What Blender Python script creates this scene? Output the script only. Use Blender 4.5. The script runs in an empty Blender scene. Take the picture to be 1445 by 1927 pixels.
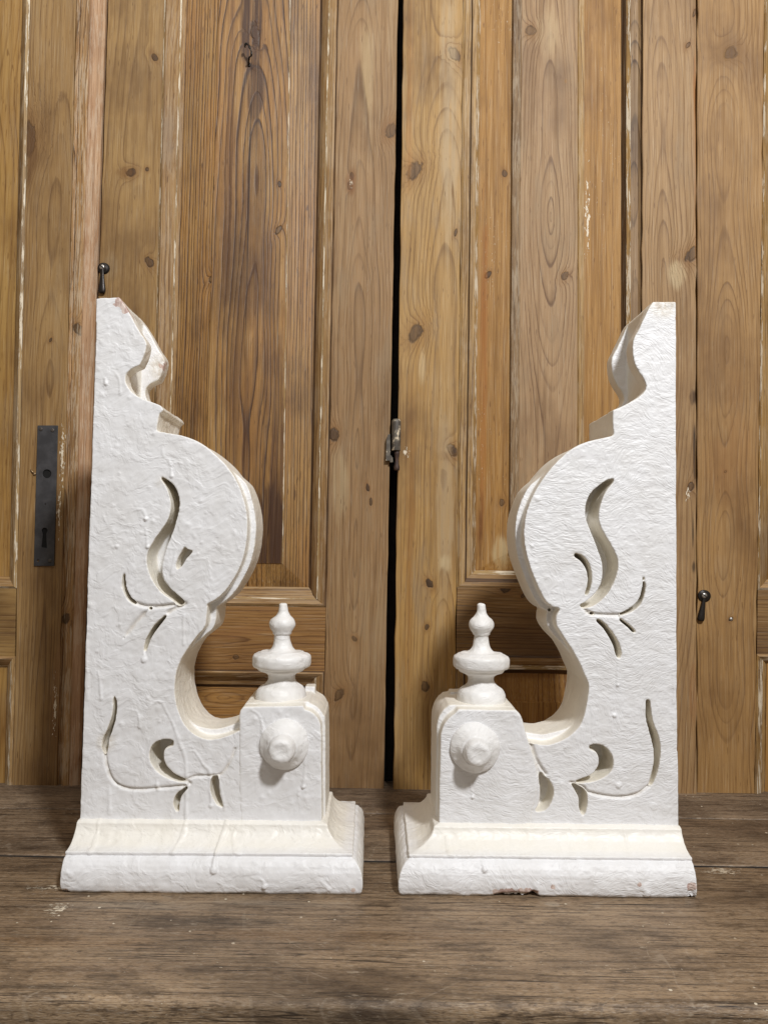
import bpy, bmesh, math, random
import numpy as np
from mathutils import Vector, Matrix

random.seed(7)
SC = bpy.context.scene
COL = SC.collection

# ------------------------------------------------------------------ camera, world, lamps, exposure
F_PX, CX, CY = 1448.0, 722.5, 963.5            # focal length and centre of the photograph, in its pixels
CAM_H, CAM_Y = 0.398, -0.95
PITCH, ROLL = math.radians(2.7), 0.015
CAM_R = Matrix.Rotation(math.pi / 2 + PITCH, 3, 'X') @ Matrix.Rotation(ROLL, 3, 'Z')
CAM_P = Vector((0.0, CAM_Y, CAM_H))
cd = bpy.data.cameras.new('camera')
cam = bpy.data.objects.new('camera', cd)
COL.objects.link(cam)
cam.matrix_world = Matrix.Translation(CAM_P) @ CAM_R.to_4x4()
cd.sensor_fit = 'VERTICAL'
cd.sensor_height = 24.0
cd.lens = 24.0 * F_PX / 1927.0
cd.clip_start, cd.clip_end = 0.02, 60.0
SC.camera = cam

W = bpy.data.worlds.new('World')
SC.world = W
W.use_nodes = True
bg = W.node_tree.nodes['Background']
bg.inputs[0].default_value = (1.0, 0.86, 0.71, 1)
bg.inputs[1].default_value = 0.20

LAMP_POS = Vector((0.84, -1.86, 2.22))
ld = bpy.data.lights.new('ceiling_lamp', 'AREA')
ld.shape = 'DISK'
ld.size = 0.26
ld.energy = 75.0
ld.color = (0.965, 0.98, 1.0)
lamp = bpy.data.objects.new('ceiling_lamp', ld)
COL.objects.link(lamp)
lamp.location = LAMP_POS
lamp.rotation_euler = (Vector((0, 0.1, 0.45)) - LAMP_POS).to_track_quat('-Z', 'Y').to_euler()

pd = bpy.data.lights.new('overhead_fill', 'AREA')  # added soft fill from overhead, not a fixture of the room
pd.shape = 'RECTANGLE'
pd.size, pd.size_y = 1.3, 0.5
pd.energy = 7.0
pd.color = (1.0, 0.985, 0.96)
fill_lamp = bpy.data.objects.new('overhead_fill', pd)
COL.objects.link(fill_lamp)
fill_lamp.location = (-0.55, -0.80, 2.25)
fill_lamp.rotation_euler = (Vector((0, 0.1, 0.3)) - fill_lamp.location).to_track_quat('-Z', 'Y').to_euler()

vs = SC.view_settings
vs.view_transform = 'Standard'
vs.look = 'None'
vs.gamma = 1.0
vs.exposure = 0.0
vs.use_curve_mapping = False
SC.render.engine = 'CYCLES'
SC.cycles.max_bounces = 8
SC.cycles.diffuse_bounces = 6
SC.cycles.glossy_bounces = 3
SC.cycles.use_denoising = True
SC.cycles.denoising_prefilter = 'ACCURATE'

# ------------------------------------------------------------------ measuring: a pixel of the photograph to a point of a plane
def ray(px, py):
    return (CAM_R @ Vector(((px - CX) / F_PX, -(py - CY) / F_PX, -1.0))).normalized()

def hit(px, py, org, nor):
    d = ray(px, py)
    t = (Vector(org) - CAM_P).dot(Vector(nor)) / d.dot(Vector(nor))
    return CAM_P + d * t

def on_y(px, py, y):
    return hit(px, py, (0, y, 0), (0, 1, 0))

def on_z(px, py, z):
    return hit(px, py, (0, 0, z), (0, 0, 1))

# ------------------------------------------------------------------ numpy noise
def _hash(ix, iy, iz, seed):
    h = (ix.astype(np.int64) * 374761393 + iy.astype(np.int64) * 668265263 + iz.astype(np.int64) * 2147483647 + seed * 974711) & 0xFFFFFFFF
    h = ((h ^ (h >> 13)) * 1274126177) & 0xFFFFFFFF
    h = (h ^ (h >> 16)) & 0xFFFF
    return h / 65535.0

def vnoise(p, seed=0):
    f = np.floor(p).astype(np.int64)
    t = p - f
    t = t * t * (3 - 2 * t)
    r = 0
    for dx in (0, 1):
        for dy in (0, 1):
            for dz in (0, 1):
                w = (t[:, 0] if dx else 1 - t[:, 0]) * (t[:, 1] if dy else 1 - t[:, 1]) * (t[:, 2] if dz else 1 - t[:, 2])
                r = r + w * _hash(f[:, 0] + dx, f[:, 1] + dy, f[:, 2] + dz, seed)
    return r * 2 - 1

def fbm(p, octv=3, seed=0):
    a, r = 1.0, 0
    for o in range(octv):
        r = r + a * vnoise(p * (2 ** o), seed + 17 * o)
        a *= 0.5
    return r

def sstep(a, b, x):
    t = np.clip((x - a) / (b - a), 0, 1)
    return t * t * (3 - 2 * t)

# ------------------------------------------------------------------ node writing
class NV:
    """a socket with arithmetic"""
    def __init__(s, nt, sock): s.nt, s.s = nt, sock
    def _m(s, op, *a, clamp=False):
        n = s.nt.nodes.new('ShaderNodeMath'); n.operation = op; n.use_clamp = clamp
        for i, v in enumerate((s,) + a):
            if isinstance(v, NV): s.nt.links.new(v.s, n.inputs[i])
            else: n.inputs[i].default_value = v
        return NV(s.nt, n.outputs[0])
    def __add__(s, o): return s._m('ADD', o)
    __radd__ = __add__
    def __sub__(s, o): return s._m('SUBTRACT', o)
    def __mul__(s, o): return s._m('MULTIPLY', o)
    __rmul__ = __mul__
    def __truediv__(s, o): return s._m('DIVIDE', o)
    def sqrt(s): return s._m('SQRT')
    def fract(s): return s._m('FRACT')
    def floor(s): return s._m('FLOOR')
    def abs(s): return s._m('ABSOLUTE')
    def max(s, o): return s._m('MAXIMUM', o)
    def min(s, o): return s._m('MINIMUM', o)
    def inv(s): return NV(s.nt, s._const_sub(1.0))
    def _const_sub(s, c):
        n = s.nt.nodes.new('ShaderNodeMath'); n.operation = 'SUBTRACT'
        n.inputs[0].default_value = c; s.nt.links.new(s.s, n.inputs[1]); return n.outputs[0]
    def sm(s, a, b):
        n = s.nt.nodes.new('ShaderNodeMapRange'); n.interpolation_type = 'SMOOTHSTEP'
        s.nt.links.new(s.s, n.inputs[0]); n.inputs[1].default_value = a; n.inputs[2].default_value = b
        if a > b:
            n.inputs[1].default_value = b; n.inputs[2].default_value = a
            n.inputs[3].default_value = 1; n.inputs[4].default_value = 0
        return NV(s.nt, n.outputs[0])

class Mat:
    def __init__(s, name):
        s.m = bpy.data.materials.new(name); s.m.use_nodes = True
        s.nt = s.m.node_tree
        s.b = s.nt.nodes['Principled BSDF']
        s.tc = s.nt.nodes.new('ShaderNodeTexCoord')
        sx = s.nt.nodes.new('ShaderNodeSeparateXYZ'); s.nt.links.new(s.tc.outputs['Object'], sx.inputs[0])
        s.x, s.y, s.z = (NV(s.nt, sx.outputs[i]) for i in range(3))
    def vec(s, x, y, z):
        n = s.nt.nodes.new('ShaderNodeCombineXYZ')
        for i, v in enumerate((x, y, z)):
            if isinstance(v, NV): s.nt.links.new(v.s, n.inputs[i])
            else: n.inputs[i].default_value = v
        return NV(s.nt, n.outputs[0])
    def noise(s, v, scale=1.0, detail=2.0, rough=0.5, dist=0.0, color=False):
        n = s.nt.nodes.new('ShaderNodeTexNoise')
        s.nt.links.new(v.s, n.inputs['Vector'])
        n.inputs['Scale'].default_value = scale; n.inputs['Detail'].default_value = detail
        n.inputs['Roughness'].default_value = rough; n.inputs['Distortion'].default_value = dist
        return NV(s.nt, n.outputs[0])
    def mix(s, a, b, f, mode='MIX'):
        n = s.nt.nodes.new('ShaderNodeMix'); n.data_type = 'RGBA'; n.blend_type = mode
        for v, i in ((f, 0), (a, 6), (b, 7)):
            if isinstance(v, NV): s.nt.links.new(v.s, n.inputs[i])
            elif i == 0: n.inputs[0].default_value = v
            else: n.inputs[i].default_value = (*v, 1)
        return NV(s.nt, n.outputs[2])
    def ramp(s, f, stops):
        n = s.nt.nodes.new('ShaderNodeValToRGB')
        s.nt.links.new(f.s, n.inputs[0])
        e = n.color_ramp.elements
        while len(e) < len(stops): e.new(0.5)
        for k, (p, c) in enumerate(stops):
            e[k].position = p
            e[k].color = (c, c, c, 1) if not isinstance(c, tuple) else (*c, 1)
        return NV(s.nt, n.outputs[0])
    def attr(s, name):
        n = s.nt.nodes.new('ShaderNodeAttribute'); n.attribute_name = name
        return NV(s.nt, n.outputs['Fac'])
    def set(s, key, v):
        if isinstance(v, NV): s.nt.links.new(v.s, s.b.inputs[key])
        elif isinstance(v, tuple): s.b.inputs[key].default_value = (*v, 1)
        else: s.b.inputs[key].default_value = v
    def bump(s, h, dist=0.001, strength=1.0):
        n = s.nt.nodes.new('ShaderNodeBump')
        n.inputs['Strength'].default_value = strength; n.inputs['Distance'].default_value = dist
        s.nt.links.new(h.s, n.inputs['Height'])
        s.nt.links.new(n.outputs[0], s.b.inputs['Normal'])

def S(c):
    """sRGB 0-255 to linear"""
    return tuple((v / 255 / 12.92) if v / 255 < 0.04045 else ((v / 255 + 0.055) / 1.055) ** 2.4 for v in c)

def wood(name, light, dark, along='z', x0=0.0, d0=0.03, slope=0.02, freq=170, warp=0.012, warp2=0.03, contrast=0.6,
         knots=(), tone=None, tone_amt=0.5, grey=0.25, scuff=0.15, fleck=0.0, flecks_at=(), stains=(), residue=0.0, rough=0.5, bump=0.0006,
         seed=0.0, fibre=0.35, red=0.0, spec=0.4, scratch=0.0, specks=0.0, iso=0.0, soft=1.3, tint=(0.985, 0.965, 0.80), fl1=14.0, fl2=3.0, keep_ring=0.42, edge=0.45, cracks=0.0):
    """old pine: growth rings of a tilted trunk cut flat, knots that push the rings aside, fibres, wear"""
    M = Mat(name)
    if along == 'z': u, w, v = M.x, M.y, M.z
    else: u, w, v = (M.z, M.y, M.x) if along == 'x' else (M.y, M.z, M.x)
    q = M.vec(u + seed, w + seed * 0.37, v + seed * 1.7)
    n1 = M.noise(M.vec((u + seed) * 9.0, w * 9.0, (v + seed) * 1.6), 1.0, 2.0) - 0.5
    n2 = M.noise(M.vec((u + seed * 2) * 2.0, 0.0, (v + seed * 3) * 2.8), 1.0, 1.0) - 0.5
    n3 = M.noise(M.vec((u + seed) * 60.0, w * 60.0, (v + seed) * 6.0), 1.0, 1.0) - 0.5
    n4 = M.noise(M.vec((u + seed) * 150.0, w * 150.0, (v + seed) * 90.0), 1.0, 2.0) - 0.5
    nf = M.noise(M.vec((u + seed) * 330.0, w * 330.0, (v + seed) * 26.0), 1.0, 2.0) - 0.5
    uw = (u - x0) + n1 * warp * 2.0 + n3 * 0.0030 + nf * 0.0022
    dd = v * slope + n2 * warp2 * 2.0 + d0
    r = (uw * uw + dd * dd).sqrt()
    core = halo = rim = None
    for k in knots:
        ku, kv, kr = k[0], k[1], k[2]
        kq = random.Random(int(ku * 9999) + int(kv * 777)); ks = kq.uniform(.8, 1.0); sh = kq.uniform(-.45, .45)
        du, dv = (u - ku) + (v - kv) * sh + n3 * kr * 1.1 + n4 * kr * 1.2, (v - kv) * (k[3] if len(k) > 3 else kq.uniform(.6, .9)) + n4 * kr * 0.8
        d = (du * du + dv * dv).sqrt() / kr
        e = d * d * 0.16 + 1.0
        e = (e * e)
        infl = NV(M.nt, e.nt.nodes.new('ShaderNodeMath').outputs[0])
        nd = infl.s.node; nd.operation = 'DIVIDE'; nd.inputs[0].default_value = 1.0; M.nt.links.new(e.s, nd.inputs[1])
        r = r + infl * kr * (2.3 if kr > 0.004 else 1.2)
        c = d.sm(1.12, 0.72) * ks; h = d.sm(3.2, 0.8) * ks; rm = (d - 0.92).abs().sm(0.30, 0.0) * kq.uniform(.6, 1.0)
        core = c if core is None else core.max(c)
        halo = h if halo is None else halo.max(h)
        rim = rm if rim is None else rim.max(rm)
    ph0 = r * freq
    ph = ph0 + (M.noise(M.vec(ph0 * 0.37 + seed, 3.0, v * 0.5), 1.0, 1.0) - 0.5) * 2.2
    rid = ph.floor()
    var = M.noise(M.vec(rid * 0.73 + seed, 0.0, v * 0.8), 1.0, 0.0)
    ring = M.ramp(ph.fract(), [(0.0, 0.10), (0.45, 0.06), (0.76, 0.40), (0.89, 1.0), (0.95, 0.8), (1.0, 0.10)])
    ring = ring * (var.sm(0.15, 0.6) * 0.75 + 0.25)
    fib = M.noise(M.vec((u + seed) * 900.0, w * 900.0, (v + seed) * fl1), 1.0, 2.0, 0.6)
    fib2 = M.noise(M.vec((u + seed) * 140.0, w * 140.0, (v + seed) * fl2), 1.0, 3.0, 0.6)
    pat = M.noise(M.vec((u + seed) * 16.0, w * 16.0, (v + seed) * 3.5), 1.0, 3.0, 0.6)
    pat2 = M.noise(M.vec((u - seed) * 30.0, w * 30.0, (v - seed) * 7.0), 1.0, 4.0, 0.65)
    fade = M.noise(M.vec((u + seed * 3) * 14.0, w, (v - seed) * 3.0), 1.0, 3.0, 0.6).sm(0.34, 0.62)
    ring = (ring * (fade * (1.0 - keep_ring) + keep_ring) * 1.15).min(1.0)
    pore = M.noise(M.vec((u - seed) * 430.0, w * 430.0, (v + seed) * 42.0), 1.0, 1.0).sm(0.66, 0.76)
    col = M.mix(light, tone or light, pat.sm(0.35, 0.65) * tone_amt)
    col = M.mix(col, dark, ring * contrast)
    # fibres: lighten and darken
    col = M.mix(col, dark, fib2.sm(0.46, 0.70) * fibre)
    col = M.mix(col, (1, 1, 1), fib.sm(0.52, 0.80) * 0.17 * (0.5 + fibre))
    col = M.mix(col, dark, fib.sm(0.52, 0.25) * 0.62 * (0.5 + fibre))
    if red: col = M.mix(col, S((150, 88, 40)), pat2.sm(0.5, 0.7) * red)
    if grey: col = M.mix(col, S((146, 124, 103)), pat2.sm(0.50, 0.72) * grey)
    lw = M.noise(M.vec((u - seed) * 13.0, w, (v + seed) * 2.6), 1.0, 4.0, 0.62)
    col = M.mix(col, S((186, 164, 138)), lw.sm(0.50, 0.66) * fib2.sm(0.58, 0.40) * (grey * 0.45))
    if halo is not None:
        col = M.mix(col, S((128, 88, 46)), halo * 0.48)
        col = M.mix(col, M.mix(S((108, 82, 56)), S((62, 42, 27)), pat2.sm(0.40, 0.60)), core * 0.92)
        col = M.mix(col, S((40, 25, 13)), rim * (pat.sm(0.3, 0.6) * 0.5 + 0.35))
        col = M.mix(col, S((52, 34, 20)), (core * fib2.sm(0.45, 0.6)) * 0.45)
    for st in stains:   # (u, v, radius u, radius v, colour, strength)
        du, dv = (u - st[0]) / st[2], (v - st[1]) / st[3]
        d = (du * du + dv * dv).sqrt() + n1 * 1.3 + (pat2 - 0.5) * 0.9 + (fib2 - 0.5) * 1.2 + (ring - 0.5) * 0.25
        col = M.mix(col, st[4], (d + (pat2 - 0.5) * soft).sm(1.15, edge) * (fib2.sm(0.36, 0.58) * 0.6 + 0.4) * st[5])
    col = M.mix(col, dark, pore * 0.70)
    gr = M.noise(M.vec((u + seed) * 5.0, w, (v - seed) * 2.4), 1.0, 5.0, 0.62)
    col = M.mix(col, dark, gr.sm(0.48, 0.70) * 0.70)
    if scratch:
        for k in range(3):
            ca, sa = math.cos(k * 1.1 + 0.5), math.sin(k * 1.1 + 0.5)
            a = M.noise(M.vec((u * ca + v * sa) * 22.0 + n1 * 1.5, (v * ca - u * sa) * 3.0, seed + k * 7.0), 1.0, 2.0)
            b = M.noise(M.vec(u * 9.0 + k * 3.0, v * 9.0, seed), 1.0, 4.0, 0.7)
            col = M.mix(col, S((178, 164, 146)), (a - 0.5).abs().sm(0.010, 0.003) * b.sm(0.52, 0.66) * scratch)
    if cracks:
        ca = M.noise(M.vec((u + n1 * 0.02) * 95.0, w * 95.0, v * 2.2), 1.0, 3.0, 0.6); cb = M.noise(M.vec(u * 20.0, w, v * 5.0 + seed), 1.0, 3.0, 0.6)
        col = M.mix(col, S((38, 28, 20)), (ca - 0.5).abs().sm(0.016, 0.004) * cb.sm(0.40, 0.54) * cracks)
    if iso:
        ia = M.noise(M.vec(u * 34.0, w * 34.0, v * 16.0), 1.0, 6.0, 0.72); ib = M.noise(M.vec(u * 210.0, w * 210.0, v * 70.0), 1.0, 4.0, 0.7)
        col = M.mix(col, dark, ia.sm(0.50, 0.68) * 0.60 * iso)
        col = M.mix(col, S((158, 144, 126)), ib.sm(0.54, 0.68) * ia.sm(0.56, 0.40) * 0.80 * iso)
        col = M.mix(col, dark, ib.sm(0.46, 0.34) * 0.60 * iso)
    if tint: col = M.mix(col, tint, 1.0, 'MULTIPLY')
    white = None
    if scuff:
        a = M.noise(M.vec((u + seed) * 55.0, w * 55.0, (v + seed) * 11.0), 1.0, 5.0, 0.72)
        b = M.noise(q, 6.0, 2.0)
        white = a.sm(0.60, 0.74) * b.sm(0.48, 0.64) * scuff
        col = M.mix(col, S((186, 166, 142)), white)
    fl = None
    if specks:
        vo = M.nt.nodes.new('ShaderNodeTexVoronoi'); M.nt.links.new(M.vec(u, w, v).s, vo.inputs['Vector']); vo.inputs['Scale'].default_value = 70.0
        sep = M.nt.nodes.new('ShaderNodeSeparateColor'); M.nt.links.new(vo.outputs['Color'], sep.inputs[0])
        big = NV(M.nt, sep.outputs[0]); keep = NV(M.nt, sep.outputs[1])
        fl = ((NV(M.nt, vo.outputs['Distance']) - big * 0.07).sm(0.075, 0.045)) * (keep.sm(0.84, 0.88) * M.noise(M.vec(u * 7.0, w, v * 5.0), 1.0, 3.0, 0.7).sm(0.46, 0.60))
    if fleck:
        a = M.noise(M.vec((u + seed) * 420.0, w * 420.0, (v + seed) * 160.0), 1.0, 2.0, 0.6)
        b = M.noise(M.vec((u + seed) * 18.0, 0.0, (v + seed) * 5.0), 1.0, 3.0, 0.7)
        m = a.sm(0.66, 0.70) * b.sm(0.54, 0.62) * fleck
        fl = m if fl is None else fl.max(m)
    for ft in flecks_at:  # (u, v, ru, rv) paint flecks gathered at a place
        du, dv = (u - ft[0]) / ft[2], (v - ft[1]) / ft[3]
        d = (du * du + dv * dv).sqrt()
        a = M.noise(M.vec((u + seed) * 300.0, w * 300.0, (v + seed) * 110.0), 1.0, 3.0, 0.65)
        m = (a - d * 0.22).sm(0.42, 0.47)
        fl = m if fl is None else fl.max(m)
    if residue:
        a = M.noise(M.vec((u + seed) * 300.0, w * 300.0, (v + seed) * 24.0), 1.0, 4.0, 0.7)
        b = M.noise(M.vec(0.0, 0.0, (v + seed) * 7.0), 1.0, 3.0, 0.6)
        m = (a * 0.6 + b * 0.5).sm(0.54, 0.60) * residue
        fl = m if fl is None else fl.max(m)
    if fl is not None:
        col = M.mix(col, S((222, 208, 184)), fl)
    M.set('Base Color', col)
    M.set('Roughness', (fib2 * 0.25 + rough))
    M.set('Specular IOR Level', spec)
    h = (ring * -0.5) + fib * 0.5 + fib2 * 0.5
    if core is not None: h = h - rim * 0.9
    if fl is not None: h = h + fl * 0.8
    M.bump(h, bump, 0.8)
    return M.m

def plain(name, col, rough=0.5, metal=0.0, var=0.3, scale=60.0, col2=None, bump=0.0, spec=0.5):
    M = Mat(name)
    v = M.noise(M.vec(M.x, M.y, M.z), scale, 4.0, 0.65)
    c2 = col2 or tuple(x * 0.55 for x in col)
    M.set('Base Color', M.mix(col, c2, v.sm(0.40, 0.68) * min(1.0, var * 2)))
    M.set('Roughness', v * 0.25 + (rough - 0.12))
    M.set('Metallic', metal)
    M.set('Specular IOR Level', spec)
    if bump: M.bump(v, bump)
    return M.m

# ------------------------------------------------------------------ object helpers
def empty(name, loc, rz=0.0, label=None, cat=None, group=None):
    o = bpy.data.objects.new(name, None); COL.objects.link(o)
    o.location = loc; o.rotation_euler = (0, 0, rz)
    o.empty_display_size = 0.05
    if label: o['label'] = label
    if cat: o['category'] = cat
    if group: o['group'] = group
    if cat: o['kind'] = 'thing'
    return o

def link(name, me, mat, parent=None, smooth=False):
    o = bpy.data.objects.new(name, me); COL.objects.link(o)
    for m in (mat if isinstance(mat, (list, tuple)) else [mat]): me.materials.append(m)
    if parent: o.parent = parent
    if smooth: me.polygons.foreach_set('use_smooth', np.ones(len(me.polygons), dtype=bool))
    return o

def bm_mesh(bm, name, bevel=0.0, seg=2, angle=30):
    bmesh.ops.remove_doubles(bm, verts=bm.verts, dist=1e-6)
    bmesh.ops.recalc_face_normals(bm, faces=bm.faces)
    if bevel:
        es = [e for e in bm.edges if len(e.link_faces) == 2 and e.calc_face_angle(0) > math.radians(angle)]
        bmesh.ops.bevel(bm, geom=es, offset=bevel, segments=seg, profile=0.6, affect='EDGES', clamp_overlap=True)
    me = bpy.data.meshes.new(name); bm.to_mesh(me); bm.free()
    return me

def quad_slab(bm, pts, y0, y1, mi=0):
    """pts: polygon in x, z; front y0, back y1"""
    a = [bm.verts.new((p[0], y0, p[1])) for p in pts]
    b = [bm.verts.new((p[0], y1, p[1])) for p in pts]
    n = len(pts)
    fs = [bm.faces.new(a), bm.faces.new(b[::-1])]
    for i in range(n): fs.append(bm.faces.new((a[i], b[i], b[(i + 1) % n], a[(i + 1) % n])))
    for f in fs: f.material_index = mi
    return a, b

def plate(outlines, y0, y1):
    """polygons with holes in x, z to a solid between y0 and y1, as a bmesh"""
    cu = bpy.data.curves.new('outline', 'CURVE'); cu.dimensions = '2D'; cu.fill_mode = 'BOTH'
    cu.extrude = (y1 - y0) / 2
    for ol in outlines:
        s = cu.splines.new('POLY'); s.points.add(len(ol) - 1); s.use_cyclic_u = True
        s.points.foreach_set('co', np.array([(p[0], p[1], 0, 1) for p in ol]).ravel())
    o = bpy.data.objects.new('outline', cu); COL.objects.link(o)
    dg = bpy.context.evaluated_depsgraph_get()
    me = bpy.data.meshes.new_from_object(o.evaluated_get(dg))
    bpy.data.objects.remove(o); bpy.data.curves.remove(cu)
    bm = bmesh.new(); bm.from_mesh(me); bpy.data.meshes.remove(me)
    ym = (y0 + y1) / 2
    for v in bm.verts: v.co = (v.co.x, ym - v.co.z, v.co.y)
    bmesh.ops.remove_doubles(bm, verts=bm.verts, dist=1e-6)
    bmesh.ops.recalc_face_normals(bm, faces=bm.faces)
    return bm

def lathe(bm, prof, org, axis='z', seg=64, squash=1.0):
    """prof: (radius, height) list"""
    rows = []
    for r, h in prof:
        row = []
        for i in range(seg):
            a = 2 * math.pi * i / seg
            c, s = r * math.cos(a), r * math.sin(a) * squash
            p = (c, s, h) if axis == 'z' else (c, -h, s)
            row.append(bm.verts.new((org[0] + p[0], org[1] + p[1], org[2] + p[2])))
        rows.append(row)
    for a, b in zip(rows, rows[1:]):
        for i in range(seg): bm.faces.new((a[i], a[(i + 1) % seg], b[(i + 1) % seg], b[i]))
    bm.faces.new(rows[0][::-1]); bm.faces.new(rows[-1])

def tube(bm, pts, rads, seg=12):
    """pts: list of points, rads: one or a list"""
    if not isinstance(rads, (list, tuple)): rads = [rads] * len(pts)
    pts = [Vector(p) for p in pts]; rows = []
    up = Vector((0, 1, 0.013))
    for i, p in enumerate(pts):
        t = (pts[min(i + 1, len(pts) - 1)] - pts[max(i - 1, 0)]).normalized()
        a = t.cross(up).normalized(); b = t.cross(a).normalized()
        rows.append([bm.verts.new(p + (a * math.cos(2 * math.pi * k / seg) + b * math.sin(2 * math.pi * k / seg)) * rads[i]) for k in range(seg)])
    for a, b in zip(rows, rows[1:]):
        for i in range(seg): bm.faces.new((a[i], a[(i + 1) % seg], b[(i + 1) % seg], b[i]))
    bm.faces.new(rows[0][::-1]); bm.faces.new(rows[-1])

def cr(pts, step=0.002, closed=True, corner=50):
    """Catmull-Rom through pts, sharp where the traced line turns by more than `corner` degrees"""
    P = [np.array(p, float) for p in pts]; n = len(P); out = []
    def sharp(i):
        if not closed and (i == 0 or i == n - 1): return True
        a, b = P[i] - P[i - 1], P[(i + 1) % n] - P[i]
        c = a.dot(b) / (np.linalg.norm(a) * np.linalg.norm(b) + 1e-12)
        return math.degrees(math.acos(max(-1, min(1, c)))) > corner
    sh = [sharp(i) for i in range(n)]
    for i in range(n if closed else n - 1):
        p1, p2 = P[i], P[(i + 1) % n]
        p0 = P[i - 1] if not sh[i] else p1 - (p2 - p1)
        p3 = P[(i + 2) % n] if not sh[(i + 1) % n] else p2 + (p2 - p1)
        k = max(1, int(np.linalg.norm(p2 - p1) / step))
        for j in range(k):
            t = j / k
            out.append(0.5 * ((2 * p1) + (p2 - p0) * t + (2 * p0 - 5 * p1 + 4 * p2 - p3) * t * t + (3 * p1 - p0 - 3 * p2 + p3) * t ** 3))
    if not closed: out.append(P[-1])
    return out

def remesh(bm, voxel, smooth_iter=4):
    """one skin over everything in bm, softened like many coats of paint; returns a mesh"""
    me = bpy.data.meshes.new('raw'); bm.to_mesh(me); bm.free()
    o = bpy.data.objects.new('raw', me); COL.objects.link(o)
    m = o.modifiers.new('r', 'REMESH'); m.mode = 'VOXEL'; m.voxel_size = voxel; m.use_smooth_shade = True
    m2 = o.modifiers.new('s', 'SMOOTH'); m2.factor = 0.5; m2.iterations = smooth_iter
    dg = bpy.context.evaluated_depsgraph_get()
    out = bpy.data.meshes.new_from_object(o.evaluated_get(dg))
    bpy.data.objects.remove(o); bpy.data.meshes.remove(me)
    return out

def get_co(me):
    a = np.empty(len(me.vertices) * 3); me.vertices.foreach_get('co', a); return a.reshape(-1, 3)

def get_no(me):
    a = np.empty(len(me.vertices) * 3); me.vertices.foreach_get('normal', a); return a.reshape(-1, 3)

def set_attr(me, name, v):
    at = me.attributes.new(name, 'FLOAT', 'POINT'); at.data.foreach_set('value', v.astype(np.float32))

def poly_dist(P, line):
    """distance of points P (n x 2) to a polyline and where along it (0..1)"""
    L = np.array(line, float); best = np.full(len(P), 1e9); tt = np.zeros(len(P))
    seg = np.linalg.norm(L[1:] - L[:-1], axis=1); cum = np.concatenate(([0], np.cumsum(seg))); tot = cum[-1]
    for i in range(len(L) - 1):
        d = L[i + 1] - L[i]; l2 = d.dot(d) + 1e-15
        t = np.clip(((P - L[i]) @ d) / l2, 0, 1)
        e = np.linalg.norm(P - L[i] - t[:, None] * d, axis=1)
        m = e < best; best[m] = e[m]; tt[m] = (cum[i] + t[m] * seg[i]) / tot
    return best, tt

def near(P, line, pad):
    L = np.array(line, float); lo, hi = L.min(0) - pad, L.max(0) + pad
    return np.nonzero((P[:, 0] > lo[0]) & (P[:, 0] < hi[0]) & (P[:, 1] > lo[1]) & (P[:, 1] < hi[1]))[0]

# ------------------------------------------------------------------ materials
def paint_mat(name, kind):
    M = Mat(name)
    p = M.vec(M.x, M.y, M.z)
    cream, wear, dirt = M.attr('cream'), M.attr('wear'), M.attr('dirt')
    n = M.noise(p, 22.0, 4.0, 0.6); n2 = M.noise(p, 130.0, 3.0, 0.6)
    col = M.mix((0.80, 0.795, 0.80), (0.755, 0.745, 0.74), n.sm(0.4, 0.65))
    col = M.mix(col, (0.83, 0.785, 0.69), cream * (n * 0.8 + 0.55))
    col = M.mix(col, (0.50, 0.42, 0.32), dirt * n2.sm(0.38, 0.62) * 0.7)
    w = (wear * 0.95 + (n2 - 0.5) * 1.4 + (n - 0.5) * 0.8).sm(0.55, 0.66) * wear.sm(0.02, 0.15)
    wood_c = M.mix((0.46, 0.30, 0.25), (0.66, 0.53, 0.46), M.noise(M.vec(M.x * 200.0, M.y * 200.0, M.z * 60.0), 1.0, 3.0).sm(0.4, 0.6))
    col = M.mix(col, wood_c, w * 0.9)
    M.set('Base Color', col)
    M.set('Roughness', (n2 * 0.16 + 0.42) - cream * 0.10)
    M.set('Specular IOR Level', 0.45)
    if kind == 'wrinkled':
        warp = M.noise(p, 26.0, 2.0) - 0.5
        lown = M.noise(p, 7.0, 1.0) - 0.5
        gate = M.noise(M.vec(M.x * 60.0, M.y * 60.0, M.z * 110.0), 1.0, 2.0).sm(0.36, 0.58)
        a = M.noise(M.vec(M.x * 80.0 + warp * 3.0, M.y * 60.0, M.z * 240.0 + warp * 5.0 + lown * 46.0), 1.0, 2.5, 0.55)
        rdg = ((a - 0.5).abs() * -4.2 + 1.0).max(0.0)
        b = M.noise(M.vec(M.x * 55.0 + 5.0 + warp * 2.0, M.y * 40.0, M.z * 150.0 + warp * 6.0 + lown * 34.0), 1.0, 2.0, 0.5)
        rdg2 = ((b - 0.5).abs() * -4.5 + 1.0).max(0.0)
        h = (rdg * 0.75 * gate + rdg2 * 0.55 + n2 * 0.25) * (cream * -0.8 + 1.0) + n * 0.3
        M.bump(h, 0.00075, 0.75)
    else:
        warp = M.noise(p, 14.0, 2.0) - 0.5
        a = M.noise(M.vec(M.x * 48.0 + warp * 4.0, M.y * 50.0, M.z * 60.0 + warp * 4.0), 1.0, 3.0, 0.55)
        b = M.noise(M.vec(M.x * 190.0 + warp * 6.0, M.y * 190.0, M.z * 150.0), 1.0, 3.0, 0.6)
        c = M.noise(M.vec(M.x * 75.0 + warp * 3.0, M.y * 75.0, M.z * 38.0), 1.0, 2.0, 0.5)
        h = a.sm(0.42, 0.60) * 0.5 + b * 0.40 + ((c - 0.5).abs() * -7.0 + 1.0).max(0.0) * a.sm(0.50, 0.62) * 0.18
        M.bump(h, 0.0011, 0.70)
    return M.m

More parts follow.
